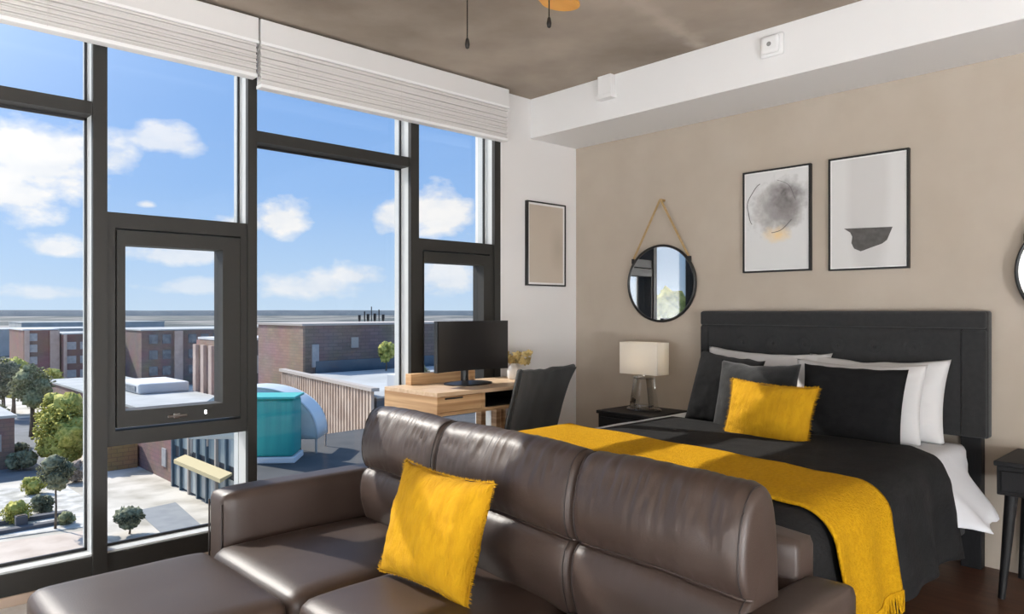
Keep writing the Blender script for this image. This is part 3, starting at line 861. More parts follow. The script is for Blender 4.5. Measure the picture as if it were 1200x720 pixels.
tube(bm, [cback(k/20, 1, .002)+Vector((0, 0, .002)) for k in range(21)], .017, 10); 
tube(bm, [cback(0, k/20, .002) for k in range(21)], .012, 8); tube(bm, [cback(1, k/20, .002) for k in range(21)], .012, 8)
finish('cover_hem', bm, CHAIRF, ch, True)
bm = bmesh.new(); soft_box(bm, ch.location.x-.24, ch.location.x+.24, -.76, -.32, .40, .47, .03, 12, puff=(0, 0, .012)); finish('seat', bm, CHAIRF, ch, True)
for sx in (-1, 1):
    for (y, dy) in ((-.70, -.06), (-.38, .05)):
        bm = bmesh.new(); tube(bm, [(ch.location.x+sx*.19, y, .41), (ch.location.x+sx*.23, y+dy, 0)], .016, 12, rads=[.018, .012]); finish('leg', bm, DARKWOOD, ch, True, angle=50)

# ---------------------------------------------------------------- ceiling devices
det = thing('smoke_detector', 'white rounded square smoke detector on the white soffit', 'smoke detector', (-.487, -1.82, 2.652))
dxx, dyy, dzz = det.location
bm = bmesh.new(); soft_box(bm, dxx-.022, dxx, dyy-.064, dyy+.064, dzz-.058, dzz+.058, .0105, 8); finish('backplate', bm, DEVICE, det, True, angle=60)
bm = bmesh.new(); soft_box(bm, dxx-.048, dxx-.02, dyy-.05, dyy+.05, dzz-.046, dzz+.046, .013, 8); finish('cover', bm, DEVICE, det, True, angle=60)
bm = bmesh.new(); tube(bm, [(dxx-.050, dyy, dzz), (dxx-.046, dyy, dzz)], .012, 16); finish('sensor', bm, DEVGREY, det, True, angle=50)
spk = thing('ceiling_conduit', 'white conduit stub and box at the window end of soffit', 'conduit', (-.487, -.70, 2.60))
finish('cover', boxes((-.535, -.487, -.765, -.655, 2.625, H-.004), bev=.006), SOFFITM, spk)
finish('box', boxes((-.545, -.487, -.775, -.645, 2.60, 2.625), bev=.004), SOFFITM, spk)

# ceiling fan -----------------------------------------------------------
FX, FY = -2.47, -1.879
fan = thing('ceiling_fan', 'ceiling fan with honey coloured blade tip and two pull chains', 'ceiling fan', (FX, FY, H))
bm = bmesh.new(); lathe(bm, [(0, 0), (.075, 0), (.07, -.03), (.03, -.05), (0, -.05)], (FX, FY, H), 28); finish('canopy', bm, FANM, fan, True, angle=40)
bm = bmesh.new(); tube(bm, [(FX, FY, H-.03), (FX, FY, 2.60)], .013, 12); finish('downrod', bm, FANM, fan, True, angle=50)
bm = bmesh.new(); lathe(bm, [(0, 2.61), (.06, 2.61), (.12, 2.58), (.13, 2.52), (.12, 2.46), (.07, 2.44), (0, 2.44)], (FX, FY, 0), 36); finish('motor', bm, FANM, fan, True, angle=40)
bm = bmesh.new(); lathe(bm, [(.10, 2.44), (.10, 2.42), (.085, 2.38), (.05, 2.36), (0, 2.352)], (FX, FY, 0), 36); finish('light_bowl', bm, mat('frosted_glass', (.75, .72, .68), .5), fan, True)
a0 = math.atan2(-1.625+1.879, -1.895+2.470)
for k in range(5):
    a = a0+k*2*math.pi/5; d = Vector((math.cos(a), math.sin(a), 0)); p = Vector((-d.y, d.x, 0))
    bm = bmesh.new(); top = []; bot = []
    Lr, r = .640, .079
    pts = [(.17, -.045), (.25, -.068)]+[(Lr-r+r*math.cos(R(q)), r*math.sin(R(q))) for q in range(-90, 91, 10)]+[(.25, .068), (.17, .045)]
    for (u, v) in pts:
        c = Vector((FX, FY, 2.505))+d*u+p*v+Vector((0, 0, v*.12)); top.append(bm.verts.new(c+Vector((0, 0, .004)))); bot.append(bm.verts.new(c-Vector((0, 0, .004))))
    bm.faces.new(top); bm.faces.new(bot[::-1])
    for i in range(len(pts)): j = (i+1) % len(pts); bm.faces.new((top[i], top[j], bot[j], bot[i]))
    finish('blade', bm, BLADE, fan)
    bm = bmesh.new(); tube(bm, [Vector((FX, FY, 2.50))+d*.10, Vector((FX, FY, 2.498))+d*.21], .014, 8); finish('blade_bracket', bm, FANM, fan)
for (x, y, z) in ((-2.565, -1.79, 2.150), (-2.396, -2.008, 2.204)):
    bm = bmesh.new(); tube(bm, [(x, y, 2.46), (x, y, z+.018)], .0022, 6)
    for q in range(30): pass
    c = finish('pull_chain', bm, FANM, fan)
    bm = bmesh.new(); lathe(bm, [(0, -.020), (.006, -.016), (.0085, -.004), (.006, .012), (.002, .02), (0, .02)], (x, y, z), 12)
    for v in bm.verts: v.co -= Vector(fan.location)
    finish('fob', bm, FANM, c, True, local=True)

# ================================================================= outside, five storeys down
G = -13.75
GROUND = mat('pale_paving', (.40, .36, .29), .95, (.66, .61, .53), .30, detail=12, thr=(.34, .6))
DIRT = mat('sidewalk_clay', (.52, .42, .34), .95, (.66, .56, .47), .6, detail=6)
BEDG = mat('gravel_bed', (.40, .38, .33), .95, (.74, .71, .66), .9, detail=9)
ASPH = mat('grey_asphalt', (.16, .17, .18), .95, (.22, .23, .24), .4)
PAD = mat('grey_paving_pad', (.25, .26, .27), .95, (.30, .31, .31), 1.0)
KERB = mat('dark_kerb', (.12, .12, .13), .9)
FAR = mat('far_plain', (.065, .08, .075), 1, (.36, .33, .29), .0065, stretch=(1, 1, 1), detail=14, thr=(.47, .60))
HILL = mat('hill_blue', (.085, .115, .14), 1, (.12, .15, .17), .02)  # distance haze put into the bluish hill colour
struct(finish('ground', boxes((-300, 140, -200, 200, G-1, G)), GROUND))
bm = bmesh.new(); V = [bm.verts.new(p) for p in ((-300, 200, G+.02), (140, 200, G+.02), (140, -200, G+.02), (5000, -2500, G+.02), (5000, 5500, G+.02), (-5000, 5500, G+.02), (-5000, -200, G+.02), (-300, -200, G+.02))]
bm.faces.new(V); struct(finish('plain', bm, FAR))
bm = bmesh.new()
# low ridge along the horizon
rid = []
for k in range(81):
    a = R(5+170*k/80); h = 4.5+3*noise.noise(Vector((k*.21, 0, 0)))+2*noise.noise(Vector((k*.8, 3, 0)))
    rid.append([bm.verts.new((2600*math.cos(a)*q, 2600*math.sin(a)*q, z)) for q, z in ((1, G-1), (1.02, h*.75), (1.05, h), (1.3, G-1))])
for i in range(80):
    for j in range(3): bm.faces.new((rid[i][j], rid[i+1][j], rid[i+1][j+1], rid[i][j+1]))
struct(finish('hills', bm, HILL, None, True))
def slab(name, pts, z0, z1, m, kind=True):
    bm = bmesh.new(); prism(bm, pts, z0, z1); o = finish(name, bm, m)
    if kind: struct(o)
    return o
slab('sidewalk', [(-8, 44), (9.5, 44), (9.5, 48.5), (9, 52.5), (-8, 56)], G, G+.03, DIRT)
slab('gravel_bed', [(-8, 56.2), (9.2, 53.5), (11.2, 60), (11, 70), (-4, 72)], G, G+.06, BEDG)
slab('road', [(-10, 73), (11, 73.5), (12, 80), (14, 96), (20, 118), (14, 118), (9, 97), (5, 84), (-10, 83)], G, G+.02, ASPH)
slab('paving_pad', [(13, 55.5), (16, 56), (15.1, 48), (12.4, 47)], G, G+.03, PAD)
slab('kerb_strip', [(-8, 58.6), (8.9, 57.4), (9.0, 58.0), (-8, 59.3)], G, G+.35, KERB)
slab('kerb_strip', [(-8, 55.3), (8.8, 55.2), (8.9, 55.8), (-8, 56.0)], G, G+.30, KERB)

BR_R = brick_mat('brick_red', (.30, .15, .12, 1), (.36, .19, .15, 1), (.24, .14, .12, 1), 1.0, .32)
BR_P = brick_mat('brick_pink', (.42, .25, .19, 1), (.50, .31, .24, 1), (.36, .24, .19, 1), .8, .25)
BR_M = brick_mat('brick_mauve', (.30, .17, .15, 1), (.36, .21, .18, 1), (.26, .16, .14, 1), 1.0, .4)
BR_D = brick_mat('brick_dark', (.26, .18, .15, 1), (.32, .225, .19, 1), (.20, .15, .13, 1), .9, .3)
PIER = mat('pier_stone', (.50, .37, .31), .9, (.58, .45, .38), 1)
WGLASS = mat('distant_window_glass', (.10, .12, .14), .25, (.20, .22, .24), 1.3)
WPALE = mat('distant_window_blind', (.45, .44, .43), .6, (.35, .35, .36), 2)
ROOFW = mat('roof_white', (.62, .62, .62), .9, (.70, .70, .69), .3)
ROOFG = mat('roof_grey', (.40, .41, .40), .9, (.50, .51, .50), .25)
COPING = mat('coping_stone', (.45, .40, .36), .9)
SLATE = mat('slate_cladding', (.055, .062, .075), .6, (.08, .085, .095), .6)
BLUEB = mat('blue_grey_glazing', (.07, .11, .15), .2, (.10, .15, .19), .5)

def building(name, label, x0, x1, y0, y1, top, wallm, roofm, windows=(), piers=(), group=None, parapet=.5):
    t = thing(name, label, 'building', ((x0+x1)/2, (y0+y1)/2, G), group)
    finish('walls', boxes((x0, x1, y0, y1, G, top)), wallm, t)
    finish('roof', boxes((x0-.15, x1+.15, y0-.15, y1+.15, top, top+.25)), roofm, t)
    for (side, a, z, w, h, m) in windows:
        if side == 'S': bx = (a-w/2, a+w/2, y0-.10, y0+.1, z, z+h)
        else: bx = (x0-.10, x0+.1, a-w/2, a+w/2, z, z+h)
        finish('window', boxes(bx), m, t)
    for (side, a, w, z0_, z1_) in piers:
        if side == 'S': bx = (a-w/2, a+w/2, y0-.5, y0+.1, z0_, z1_)
        else: bx = (x0-.5, x0+.1, a-w/2, a+w/2, z0_, z1_)
        finish('pier', boxes(bx), PIER, t)
    return t

# brick block, left of the first mullion
wl = []
for z in (-11.6, -9.2, -6.8, -4.6):
    for a in (27.2,): wl.append(('S', a-1.2, z, 1.3, 1.5, WPALE))
building('apartment_block', 'four storey red brick apartment block with pale piers at far left', 24.4, 30.2, 165, 180, -2.5, BR_R, ROOFW, wl,
         [('S', 24.9, .8, G, -2.5), ('S', 29.6, 1.6, G, -2.6)])
wl = [('S', a, z, 1.9, 1.5, WPALE) for a in (32.0, 34.6, 37.2) for z in (-12, -9.2, -6.4)]
building('apartment_block', 'long brick wing with a grid of pale windows beside the red apartment block', 30.7, 41, 163, 178, -3.4, BR_R, ROOFG, wl, [('S', 31.0, .5, G, -3.4)])
wl = [('S', a, z, 1.6, 1.8, WGLASS) for a in (43.5, 46, 51, 53.5, 56, 58.5, 61) for z in (-11.5, -8.3, -5.2)]
building('apartment_block', 'dark brick apartment block with one pale pier seen through casement', 41.3, 66, 150, 172, -2.6, BR_D, ROOFG, wl, [('S', 48.2, 1.6, G, -2.7)])
building('brick_house', 'small brown brick building at the left edge across the road', 2.0, 9.2, 79.5, 90, -8.9, BR_M, ROOFG, [('S', 7.6, -12, 1.1, 1.6, WPALE)], [])
# brick hall with pale flat roof behind the casement
building('brick_hall', 'low mauve brick hall with pale flat roof beside the paved yard', 18.1, 27.2, 62.5, 112, -8.3, BR_M, ROOFG,
         [('W', 67.5, -10.2, 1.5, 1.3, WPALE), ('W', 65.0, -12.6, 1.0, 1.6, WPALE)])
rv = thing('rooftop_vent', 'pale ventilation hood on the flat roof of the brick hall', 'vent', (24, 88, -8.05))
finish('hood', boxes((21.5, 27, 84, 92, -8.05, -6.9), bev=.2), ROOFW, rv); finish('louver', boxes((21.4, 21.5, 85, 91, -7.8, -7.2)), WGLASS, rv)
# orange-brown shed at the end of the yard
sh = thing('shed', 'small orange brick shed at the far end of yard', 'shed', (16.6, 74, G))
ORB = brick_mat('brick_orange', (.46, .26, .10, 1), (.52, .30, .12, 1), (.35, .2, .09, 1), 1, .4)
finish('walls', boxes((15.3, 17.9, 72.0, 76, G, G+2.4)), ORB, sh)
bm = bmesh.new(); vv = [bm.verts.new(p) for p in ((15.1, 71.8, G+2.4), (17.95, 71.8, G+2.4), (16.6, 71.8, G+3.4), (15.1, 76.2, G+2.4), (17.95, 76.2, G+2.4), (16.6, 76.2, G+3.4))]
for f in ((0, 1, 2), (5, 4, 3), (0, 2, 5, 3), (1, 4, 5, 2), (0, 3, 4, 1)): bm.faces.new([vv[i] for i in f])
finish('roof', bm, BR_P, sh)
# glazed shop front
gb = thing('glass_pavilion', 'blue grey glass fronted building with cream awning facing the yard', 'building', (21, 53, G))
finish('walls', boxes((17.9, 19.4, 44.5, 62.3, G, -7.6)), SLATE, gb)
finish('roof', boxes((17.6, 19.5, 44.3, 62.4, -7.6, -7.3)), SLATE, gb)
GLZ = mat('shopfront_glass', (.16, .22, .25), .12, (.40, .46, .48), .35, stretch=(1, 1.5, .25))
for k in range(9):
    y = 45.6+k*1.9
    finish('window', boxes((17.78, 17.9, y-.75, y+.75, -10.2, -7.9)), GLZ, gb)
    finish('window', boxes((17.78, 17.9, y-.75, y+.75, G+.2, -11.2)), GLZ, gb)
    finish('post', boxes((17.6, 17.9, y+.83, y+1.07, G, -7.6)), COPING if k % 3 == 0 else BLUEB, gb)
AWN = mat('awning_cream', (.56, .47, .27), .9)
bm = bmesh.new(); vv = [bm.verts.new(p) for p in ((17.6, 49, -10.55), (17.6, 58.5, -10.55), (16.7, 58.5, -10.85), (16.7, 49, -10.85), (17.6, 49, -10.7), (17.6, 58.5, -10.7), (16.7, 58.5, -11.15), (16.7, 49, -11.15))]
for f in ((0, 1, 2, 3), (7, 6, 5, 4), (3, 2, 6, 7), (0, 3, 7, 4), (1, 5, 6, 2), (0, 4, 5, 1)): bm.faces.new([vv[i] for i in f])
finish('awning', bm, AWN, gb)
# pink tower, sunlight on its end put into a paler brick
wl = [('S', a, z, 1.0, 2.0, WGLASS if (i+j) % 3 else WPALE) for i, a in enumerate((29.5, 31.0, 32.5, 34.0, 35.5, 37.0)) for j, z in enumerate((-11.5, -8.6, -5.7))]
building('corner_block', 'white roofed corner block with sunlit pink end wall and dark windows', 28, 40, 75.5, 83.6, -2.0, SLATE, ROOFW, wl)
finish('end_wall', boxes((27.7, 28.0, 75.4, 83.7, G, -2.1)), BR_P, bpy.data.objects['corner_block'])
for k in range(4): finish('pilaster', boxes((27.35, 27.7, 76.0+k*2.35, 76.9+k*2.35, G, -2.6)), PIER, bpy.data.objects['corner_block'])
# long brick block with antenna behind
lb = thing('brick_warehouse', 'long windowless brick building with sunlit end and dark blue base band', 'building', (42, 54, G))
finish('walls', boxes((24.7, 64, 51.6, 60, G, .05)), BR_D, lb)
finish('end_wall', boxes((24.5, 24.7, 51.55, 60, G, .05)), BR_P, lb)  # paler brick skin paints the sunlight on this end
finish('roof', boxes((24.4, 64.2, 51.45, 60.2, .05, .22)), COPING, lb)
finish('glazing_band', boxes((25.6, 64, 51.4, 51.6, -4.6, -2.9)), BLUEB, lb)
finish('door', boxes((25.3, 25.9, 51.45, 51.6, -3.4, -1.5)), WPALE, lb)
finish('window', boxes((29.0, 29.7, 51.48, 51.6, -1.9, -1.0)), COPING, lb)
# slatted terrace
pts = [(22.3, 50.2), (19.6, 33.0), (40, 33.0), (48, 50.2)]
te = thing('terrace_building', 'roof terrace building faced with upright timber slats', 'building', (30, 42, G))
bm = bmesh.new(); prism(bm, pts, G, -3.9); finish('walls', bm, SLATE, te)
bm = bmesh.new(); prism(bm, pts, -3.9, -3.8); finish('roof', bm, ROOFG, te)
SLAT = mat('timber_slat', (.42, .31, .24), .8, (.58, .46, .37), .8)
p0, p1 = Vector((22.15, 50.2, 0)), Vector((19.45, 33.0, 0)); dd = (p1-p0).normalized(); nn_ = Vector((dd.y, -dd.x, 0))
if nn_.x > 0: nn_ = -nn_
Ls = (p1-p0).length
for k in range(36):
    c = p0+dd*(k+.5)*Ls/36
    a, b = c-dd*.13, c+dd*.13
    bm = bmesh.new(); prism(bm, [tuple((a)[:2]), tuple((b)[:2]), tuple((b+nn_*.18)[:2]), tuple((a+nn_*.18)[:2])], -8.5, -3.45); finish('slat', bm, SLAT, te)
a, b = p0-dd*.2, p1+dd*.2
bm = bmesh.new(); prism(bm, [tuple((a-nn_*.2)[:2]), tuple((b-nn_*.2)[:2]), tuple((b+nn_*.3)[:2]), tuple((a+nn_*.3)[:2])], -3.45, -3.25); finish('coping', bm, COPING, te)
wb = thing('roof_planter', 'white planter box standing on the slatted terrace', 'planter', (22.6, 34.9, -3.8))
finish('box', boxes((22.0, 23.2, 34.2, 35.6, -3.8, -2.75), bev=.05), ROOFW, wb)
# roof deck with teal screen and pale canopy
dk = thing('deck_building', 'flat dark roof deck just below the windows', 'building', (10, 13, G))
pts = [(6.4, 20.0), (2.4, 10.7), (12, 7), (22, 21)]
bm = bmesh.new(); prism(bm, pts, G, -3.3); finish('walls', bm, SLATE, dk)
bm = bmesh.new(); prism(bm, pts, -3.3, -3.2); finish('roof', bm, mat('roof_felt', (.05, .052, .055), .9, (.075, .075, .075), 1.2), dk)
TEAL = mat('teal_fabric', (.02, .30, .28), .7, (.03, .36, .33), 1.2, stretch=(6, 6, .4))
tc_ = thing('cabana', 'teal curtained cabana on the dark roof deck', 'cabana', (5.75, 17.0, -3.2))
def obox(c, ux, hw, hd, z0, z1, bev=.05):
    u = Vector((ux[0], ux[1], 0)).normalized(); w = Vector((-u.y, u.x, 0)); bm = bmesh.new()
    box(bm, -hw, hw, -hd, hd, z0, z1, bev=bev, seg=3)
    for v in bm.verts: v.co = Vector(c)+u*v.co.x+w*v.co.y+Vector((0, 0, v.co.z))
    return bm
AX = (.77, -.64)
bm = obox((5.72, 17.1, 0), AX, .68, .55, -3.02, -1.32, .12)
finish('curtain', bm, TEAL, tc_, True, angle=50)
finish('base', obox((5.72, 17.1, 0), AX, .72, .60, -3.2, -3.02, .03), ROOFW, tc_)
finish('roof', obox((5.72, 17.1, 0), AX, .74, .62, -1.32, -1.25, .02), mat('teal_roof', (.04, .42, .40), .6), tc_)
cv = thing('canopy', 'pale translucent rounded canopy shell beside the teal cabana', 'canopy', (5.65, 18.45, -3.2))
cm_ = glass_mat('frosted_canopy', (.62, .72, .76, 1), .25, .35)
nt_ = cm_.node_tree; df = nt_.nodes.new('ShaderNodeBsdfDiffuse'); df.inputs['Color'].default_value = (.66, .72, .74, 1)
mx_ = nt_.nodes.new('ShaderNodeMixShader'); mx_.inputs[0].default_value = .72
src = nt_.nodes['Material Output'].inputs['Surface'].links[0].from_socket
nt_.links.new(src, mx_.inputs[1]); nt_.links.new(df.outputs[0], mx_.inputs[2]); nt_.links.new(mx_.outputs[0], nt_.nodes['Material Output'].inputs['Surface'])
u = Vector((.727, -.687, 0)); w = Vector((.687, .727, 0)); c0 = Vector((5.65, 18.45, 0))
def canopy_shell(rx, rz, y0, y1):
    bm = bmesh.new()
    grid(bm, 32, 8, lambda a, b: c0+u*(rx*math.cos(math.pi*a))+w*(y0+(y1-y0)*b)+Vector((0, 0, -2.75+rz*math.sin(math.pi*a)**.85)))
    return bm
o_ = finish('shell', canopy_shell(2.0, 1.62, 0, 1.3), cm_, cv, True); o_.modifiers.new('t', 'SOLIDIFY').thickness = .03
bm = bmesh.new(); grid(bm, 32, 6, lambda a, b: c0+w*.03+u*(1.97*math.cos(math.pi*a))+Vector((0, 0, -2.75+1.6*b*math.sin(math.pi*a)**.85)))
o_ = finish('end_panel', bm, cm_, cv, True); o_.modifiers.new('t', 'SOLIDIFY').thickness = .02
for q in (-1.95, 1.95):
    for s_ in (.06, 1.25):
        p = c0+u*q+w*s_; bm = bmesh.new(); tube(bm, [p+Vector((0, 0, -3.2)), p+Vector((0, 0, -2.72))], .035, 8); finish('post', bm, COPING, cv)
u = Vector((AX[0], AX[1], 0)); w = Vector((-u.y, u.x, 0))
lo = thing('lounge_chair', 'brown lounge chair under the pale canopy on the roof deck', 'chair', (6.62, 17.9, -3.2))
BRN = mat('brown_rattan', (.12, .08, .06), .8)
finish('seat', obox((6.62, 17.9, 0), AX, .32, .3, -2.75, -2.4), BRN, lo); finish('backrest', obox((6.75, 18.07, 0), AX, .32, .08, -2.4, -1.75), mat('tan_rattan', (.34, .26, .19), .8), lo)
for q in (-.25, .25):
    for s_ in (-.25, .25):
        p = Vector((6.62, 17.9, 0))+u*q+w*s_; bm = bmesh.new(); tube(bm, [p+Vector((0, 0, -3.2)), p+Vector((0, 0, -2.7))], .03, 8); finish('leg', bm, BRN, lo)
# antenna masts far off
am = thing('antenna_cluster', 'cluster of dark antenna masts on a distant roof', 'antenna', (77, 126, G))
finish('tower', boxes((73.5, 80.5, 123, 130, G, -2.0)), BR_D, am)
finish('platform', boxes((73.2, 80.8, 123.2, 123.6, -2.0, -1.4)), ROOFW, am)
for k, (x, h, r) in enumerate(((74.0, .9, .28), (75.2, 1.6, .14), (76.0, 1.1, .30), (76.8, 2.6, .10), (77.6, 1.2, .30), (78.6, 2.0, .12), (79.6, 1.0, .30))):
    bm = bmesh.new(); tube(bm, [(x, 123.4, -1.6), (x, 123.4, -.4+h*.3), (x, 123.4, -.4+h)], r, 8, rads=[.1, r, r]); finish('mast', bm, PLASTICB, am)
# far town
rnd = random.Random(11)
far = [('wide white roofed shed far off behind the dark apartment block', 60, 80, 230, 250, -6, 'W'), ('pale pink low hall far behind the corner block', 62, 96, 190, 205, -4.2, 'P'),
       ('long grey roofed depot near the horizon at far left', 28, 70, 290, 320, -5, 'G'), ('low tan block near the horizon left of the antennas', 100, 150, 240, 262, -5, 'P'),
       ('white flat roofed store far beyond the long brick building', 120, 160, 210, 232, -4, 'W'), ('dark roofed block right of the antennas on the plain', 165, 205, 195, 208, -3.5, 'D'),
       ('tan low block on the plain beyond the desk window', 150, 200, 130, 150, -3, 'P'), ('white low store nearest behind the monitor window', 90, 130, 75, 95, -3.4, 'W'),
       ('grey long shed on the plain above the red apartment block', 60, 120, 380, 410, -4, 'G'), ('small brown block just left of the long brick building', 44, 52, 100, 112, -1.2, 'D')]
fm_ = {'W': (ROOFW, ROOFW), 'P': (BR_P, COPING), 'G': (ROOFG, ROOFG), 'D': (BR_D, ROOFG)}
for (lab, x0, x1, y0, y1, top, kk) in far:
    building('low_block', lab, x0, x1, y0, y1, top, fm_[kk][0], fm_[kk][1])

# planting ----------------------------------------------------------------
LEAF = {'g': mat('leaf_green', (.11, .13, .06), .9, (.38, .39, .21), 3.5, detail=6), 'y': mat('leaf_yellow_green', (.26, .29, .05), .9, (.66, .60, .16), 4, detail=6),
        'd': mat('leaf_dark', (.07, .085, .05), .9, (.30, .31, .19), 4, detail=6), 'b': mat('twig_brown', (.24, .18, .13), .9, (.50, .41, .33), 4, detail=6)}
BARK = mat('bark', (.10, .075, .055), .9, (.2, .16, .12), 4)
def tree(name, label, x, y, h, rad, kind, crown_h=None, trunk=.14, z=G, n=9, seed=0, cat='tree'):
    t = thing(name, label, cat, (x, y, z)); rnd = random.Random(seed+int(x*7+y*3))
    ch_ = crown_h or rad*2
    bm = bmesh.new()
    n = int(n*1.6)
    for k in range(n):
        a, q, v = rnd.uniform(0, 6.28), rnd.random()**.5, rnd.uniform(-1, 1)
        s = math.sqrt(max(.15, 1-v*v))
        c = Vector((x+rad*.72*q*s*math.cos(a), y+rad*.72*q*s*math.sin(a), z+h-ch_/2+v*ch_*.38))
        tb = bmesh.new(); bmesh.ops.create_icosphere(tb, subdivisions=3, radius=1)
        rr = rad*rnd.uniform(.24, .48)
        for vtx in tb.verts:
            d = vtx.co.normalized(); k_ = 1+.45*noise.noise(d*3.1+c)+.5*noise.noise(d*11+c)
            vtx.co = c+d*rr*k_*(1 if ch_ < rad*3 else 1.1)
        merge(bm, tb)
    for k in range(n*90):                                   # loose leaf clumps at the rim
        a, v = rnd.uniform(0, 6.28), rnd.uniform(-1, 1); s = math.sqrt(1-v*v)
        p = Vector((x+rad*.95*s*math.cos(a)*rnd.uniform(.45, 1.1), y+rad*.95*s*math.sin(a)*rnd.uniform(.45, 1.1), z+h-ch_/2+v*ch_*.5*rnd.uniform(.6, 1.08)))
        e = rad*.085; vs = [bm.verts.new(p+Vector((rnd.uniform(-e, e), rnd.uniform(-e, e), rnd.uniform(-e, e)))) for _ in range(4)]
        for f in ((0, 1, 2), (0, 2, 3), (0, 3, 1), (1, 3, 2)): bm.faces.new([vs[i] for i in f])
    finish('crown' if cat == 'tree' else 'foliage', bm, LEAF[kind], t, True)
    bm = bmesh.new(); tube(bm, [(x, y, z), (x+.05, y, z+(h-ch_)*.5), (x, y, z+h-ch_*.5)], trunk, 8, rads=[trunk*1.3, trunk, trunk*.6])
    finish('trunk' if cat == 'tree' else 'stem', bm, BARK, t, True)
tree('tree', 'tall grey green street tree with bare trunk in front of red apartment block', 14.1, 99.1, 8.6, 2.3, 'g', 5.0, .28, seed=1)
tree('tree', 'bright yellow green tree just right of the tall grey green tree', 14.9, 92, 5.6, 1.9, 'y', 5.2, .25, seed=2)
tree('tree', 'large yellow green tree beside the first window mullion', 13.0, 77.5, 6.4, 2.7, 'y', 6.0, .25, n=14, seed=3)
tree('tree', 'slim young tree with dark crown on a pale trunk in gravel bed', 7.5, 54.3, 5.0, 1.15, 'd', 2.0, .07, seed=4)
tree('tree', 'leaning dark palm like tree at the near corner of yard', 10.9, 49.7, 1.5, .95, 'd', .8, .06, n=12, seed=5)
tree('tree', 'bare brown tree at the foot of the long brick wing', 23.0, 118, 5.2, 1.9, 'b', 4.6, .15, seed=6)
tree('tree', 'olive tree at far left in front of the apartment block', 16.2, 124, 8.0, 2.6, 'y', 5.5, .25, n=12, seed=7)
tree('tree', 'dark green tree at the left frame edge beyond the road', 14.2, 119, 8.6, 2.2, 'd', 5.6, .25, seed=8)
tree('tree', 'brown leafless tree below the white roofed corner block', 22.4, 57.0, 8.8, 1.5, 'b', 4, .1, seed=9)
tree('tree', 'little yellow potted tree before the dark blue band of the brick building', 30.6, 48.6, 2.4, .75, 'y', 1.5, .06, z=-3.8, seed=10)
tree('tree', 'broad green tree outside to the left, seen in the round mirror', -25.5, 12.0, 15.6, 3.0, 'y', 9, .35, n=18, seed=11)
tree('tree', 'sparse yellowish tree between the grey green tree and the brick wing', 21.5, 128, 6.0, 2.2, 'y', 4.4, .18, seed=12)
tree('tree', 'low olive tree at left edge just behind the small brown brick building', 9.6, 95, 5.0, 1.8, 'g', 3.6, .16, seed=13)
def shrub(label, x, y, r, kind, seed, z=G, hh=None):
    tree('shrub', label, x, y, hh or r*1.5, r, kind, hh or r*1.4, .04, z=z, n=7, seed=seed, cat='shrub')
shrub('round bright yellow shrub in the gravel bed, the farther of two', 8.4, 66.5, .95, 'y', 21)
shrub('round bright yellow shrub in the gravel bed, the nearer of two', 5.8, 57.6, 1.0, 'y', 22)
shrub('dark spiky shrub right of the nearer yellow shrub', 7.7, 59.6, .85, 'd', 23)
shrub('small olive shrub at the foot of slim young tree', 8.3, 55.0, .6, 'g', 24)
shrub('dark low shrub beside the road near the large yellow tree', 10.6, 85.5, 1.0, 'd', 25)
shrub('dark green hedge clump by the small brown brick building', 9.6, 78.2, 1.2, 'd', 26)
shrub('yellow dry shrub at the bottom edge of lower casement pane', 9.2, 44.8, .6, 'y', 27)
shrub('dark shrub under the large yellow tree beside the mullion', 12.0, 69.0, 1.1, 'b', 28)
shrub('green shrub beside the white planter box on slatted terrace', 23.6, 34.4, 1.0, 'g', 29, z=-3.8, hh=1.5)
pb = thing('bollard_planter', 'dark square planter post between the two kerbs', 'planter', (5.9, 55.7, G))
finish('box', boxes((5.5, 6.2, 55.9, 56.5, G, G+.9), bev=.04), KERB, pb); finish('soil', boxes((5.6, 6.1, 56.0, 56.4, G+.9, G+.95)), BARK, pb)


GLOW, SUN_E, LA, LB, LC = 2.0, 5.6, 56, 44, 86
# ================================================================= sky, sun and lamps
W = bpy.data.worlds.new('sky'); S.world = W; W.use_nodes = True
nt = W.node_tree; n = nt.nodes; bg = n['Background']
def M(op, a, b=None, c=None, clamp=False):
    m = n.new('ShaderNodeMath'); m.operation = op; m.use_clamp = clamp
    for i, v in enumerate((a, b, c)):
        if v is None: continue
        if isinstance(v, (int, float)): m.inputs[i].default_value = v
        else: nt.links.new(v, m.inputs[i])
    return m.outputs[0]
tc = n.new('ShaderNodeTexCoord'); sp = n.new('ShaderNodeSeparateXYZ'); nt.links.new(tc.outputs['Generated'], sp.inputs[0])
az = M('ARCTAN2', sp.outputs['Y'], sp.outputs['X']); el = M('ARCSINE', sp.outputs['Z'])
rp = n.new('ShaderNodeValToRGB'); er = rp.color_ramp
stops = [(0.0, (.58, .74, .92)), (.04, (.46, .66, .93)), (.10, (.31, .53, .91)), (.16, (.255, .47, .88)), (.5, (.20, .41, .82)), (1.0, (.16, .35, .78))]
while len(er.elements) < len(stops): er.elements.new(.5)
for e, (p, c) in zip(er.elements, stops): e.position = p; e.color = (*c, 1)
nt.links.new(M('DIVIDE', el, 1.5708, clamp=True), rp.inputs[0])
nz = n.new('ShaderNodeTexNoise'); nz.inputs['Scale'].default_value = 16; nz.inputs['Detail'].default_value = 9; nz.inputs['Roughness'].default_value = .55
mp = n.new('ShaderNodeMapping'); mp.inputs['Scale'].default_value = (1, 1, 1.7)
nt.links.new(tc.outputs['Generated'], mp.inputs[0]); nt.links.new(mp.outputs[0], nz.inputs[0])
nf = M('SUBTRACT', nz.outputs['Fac'], .5)
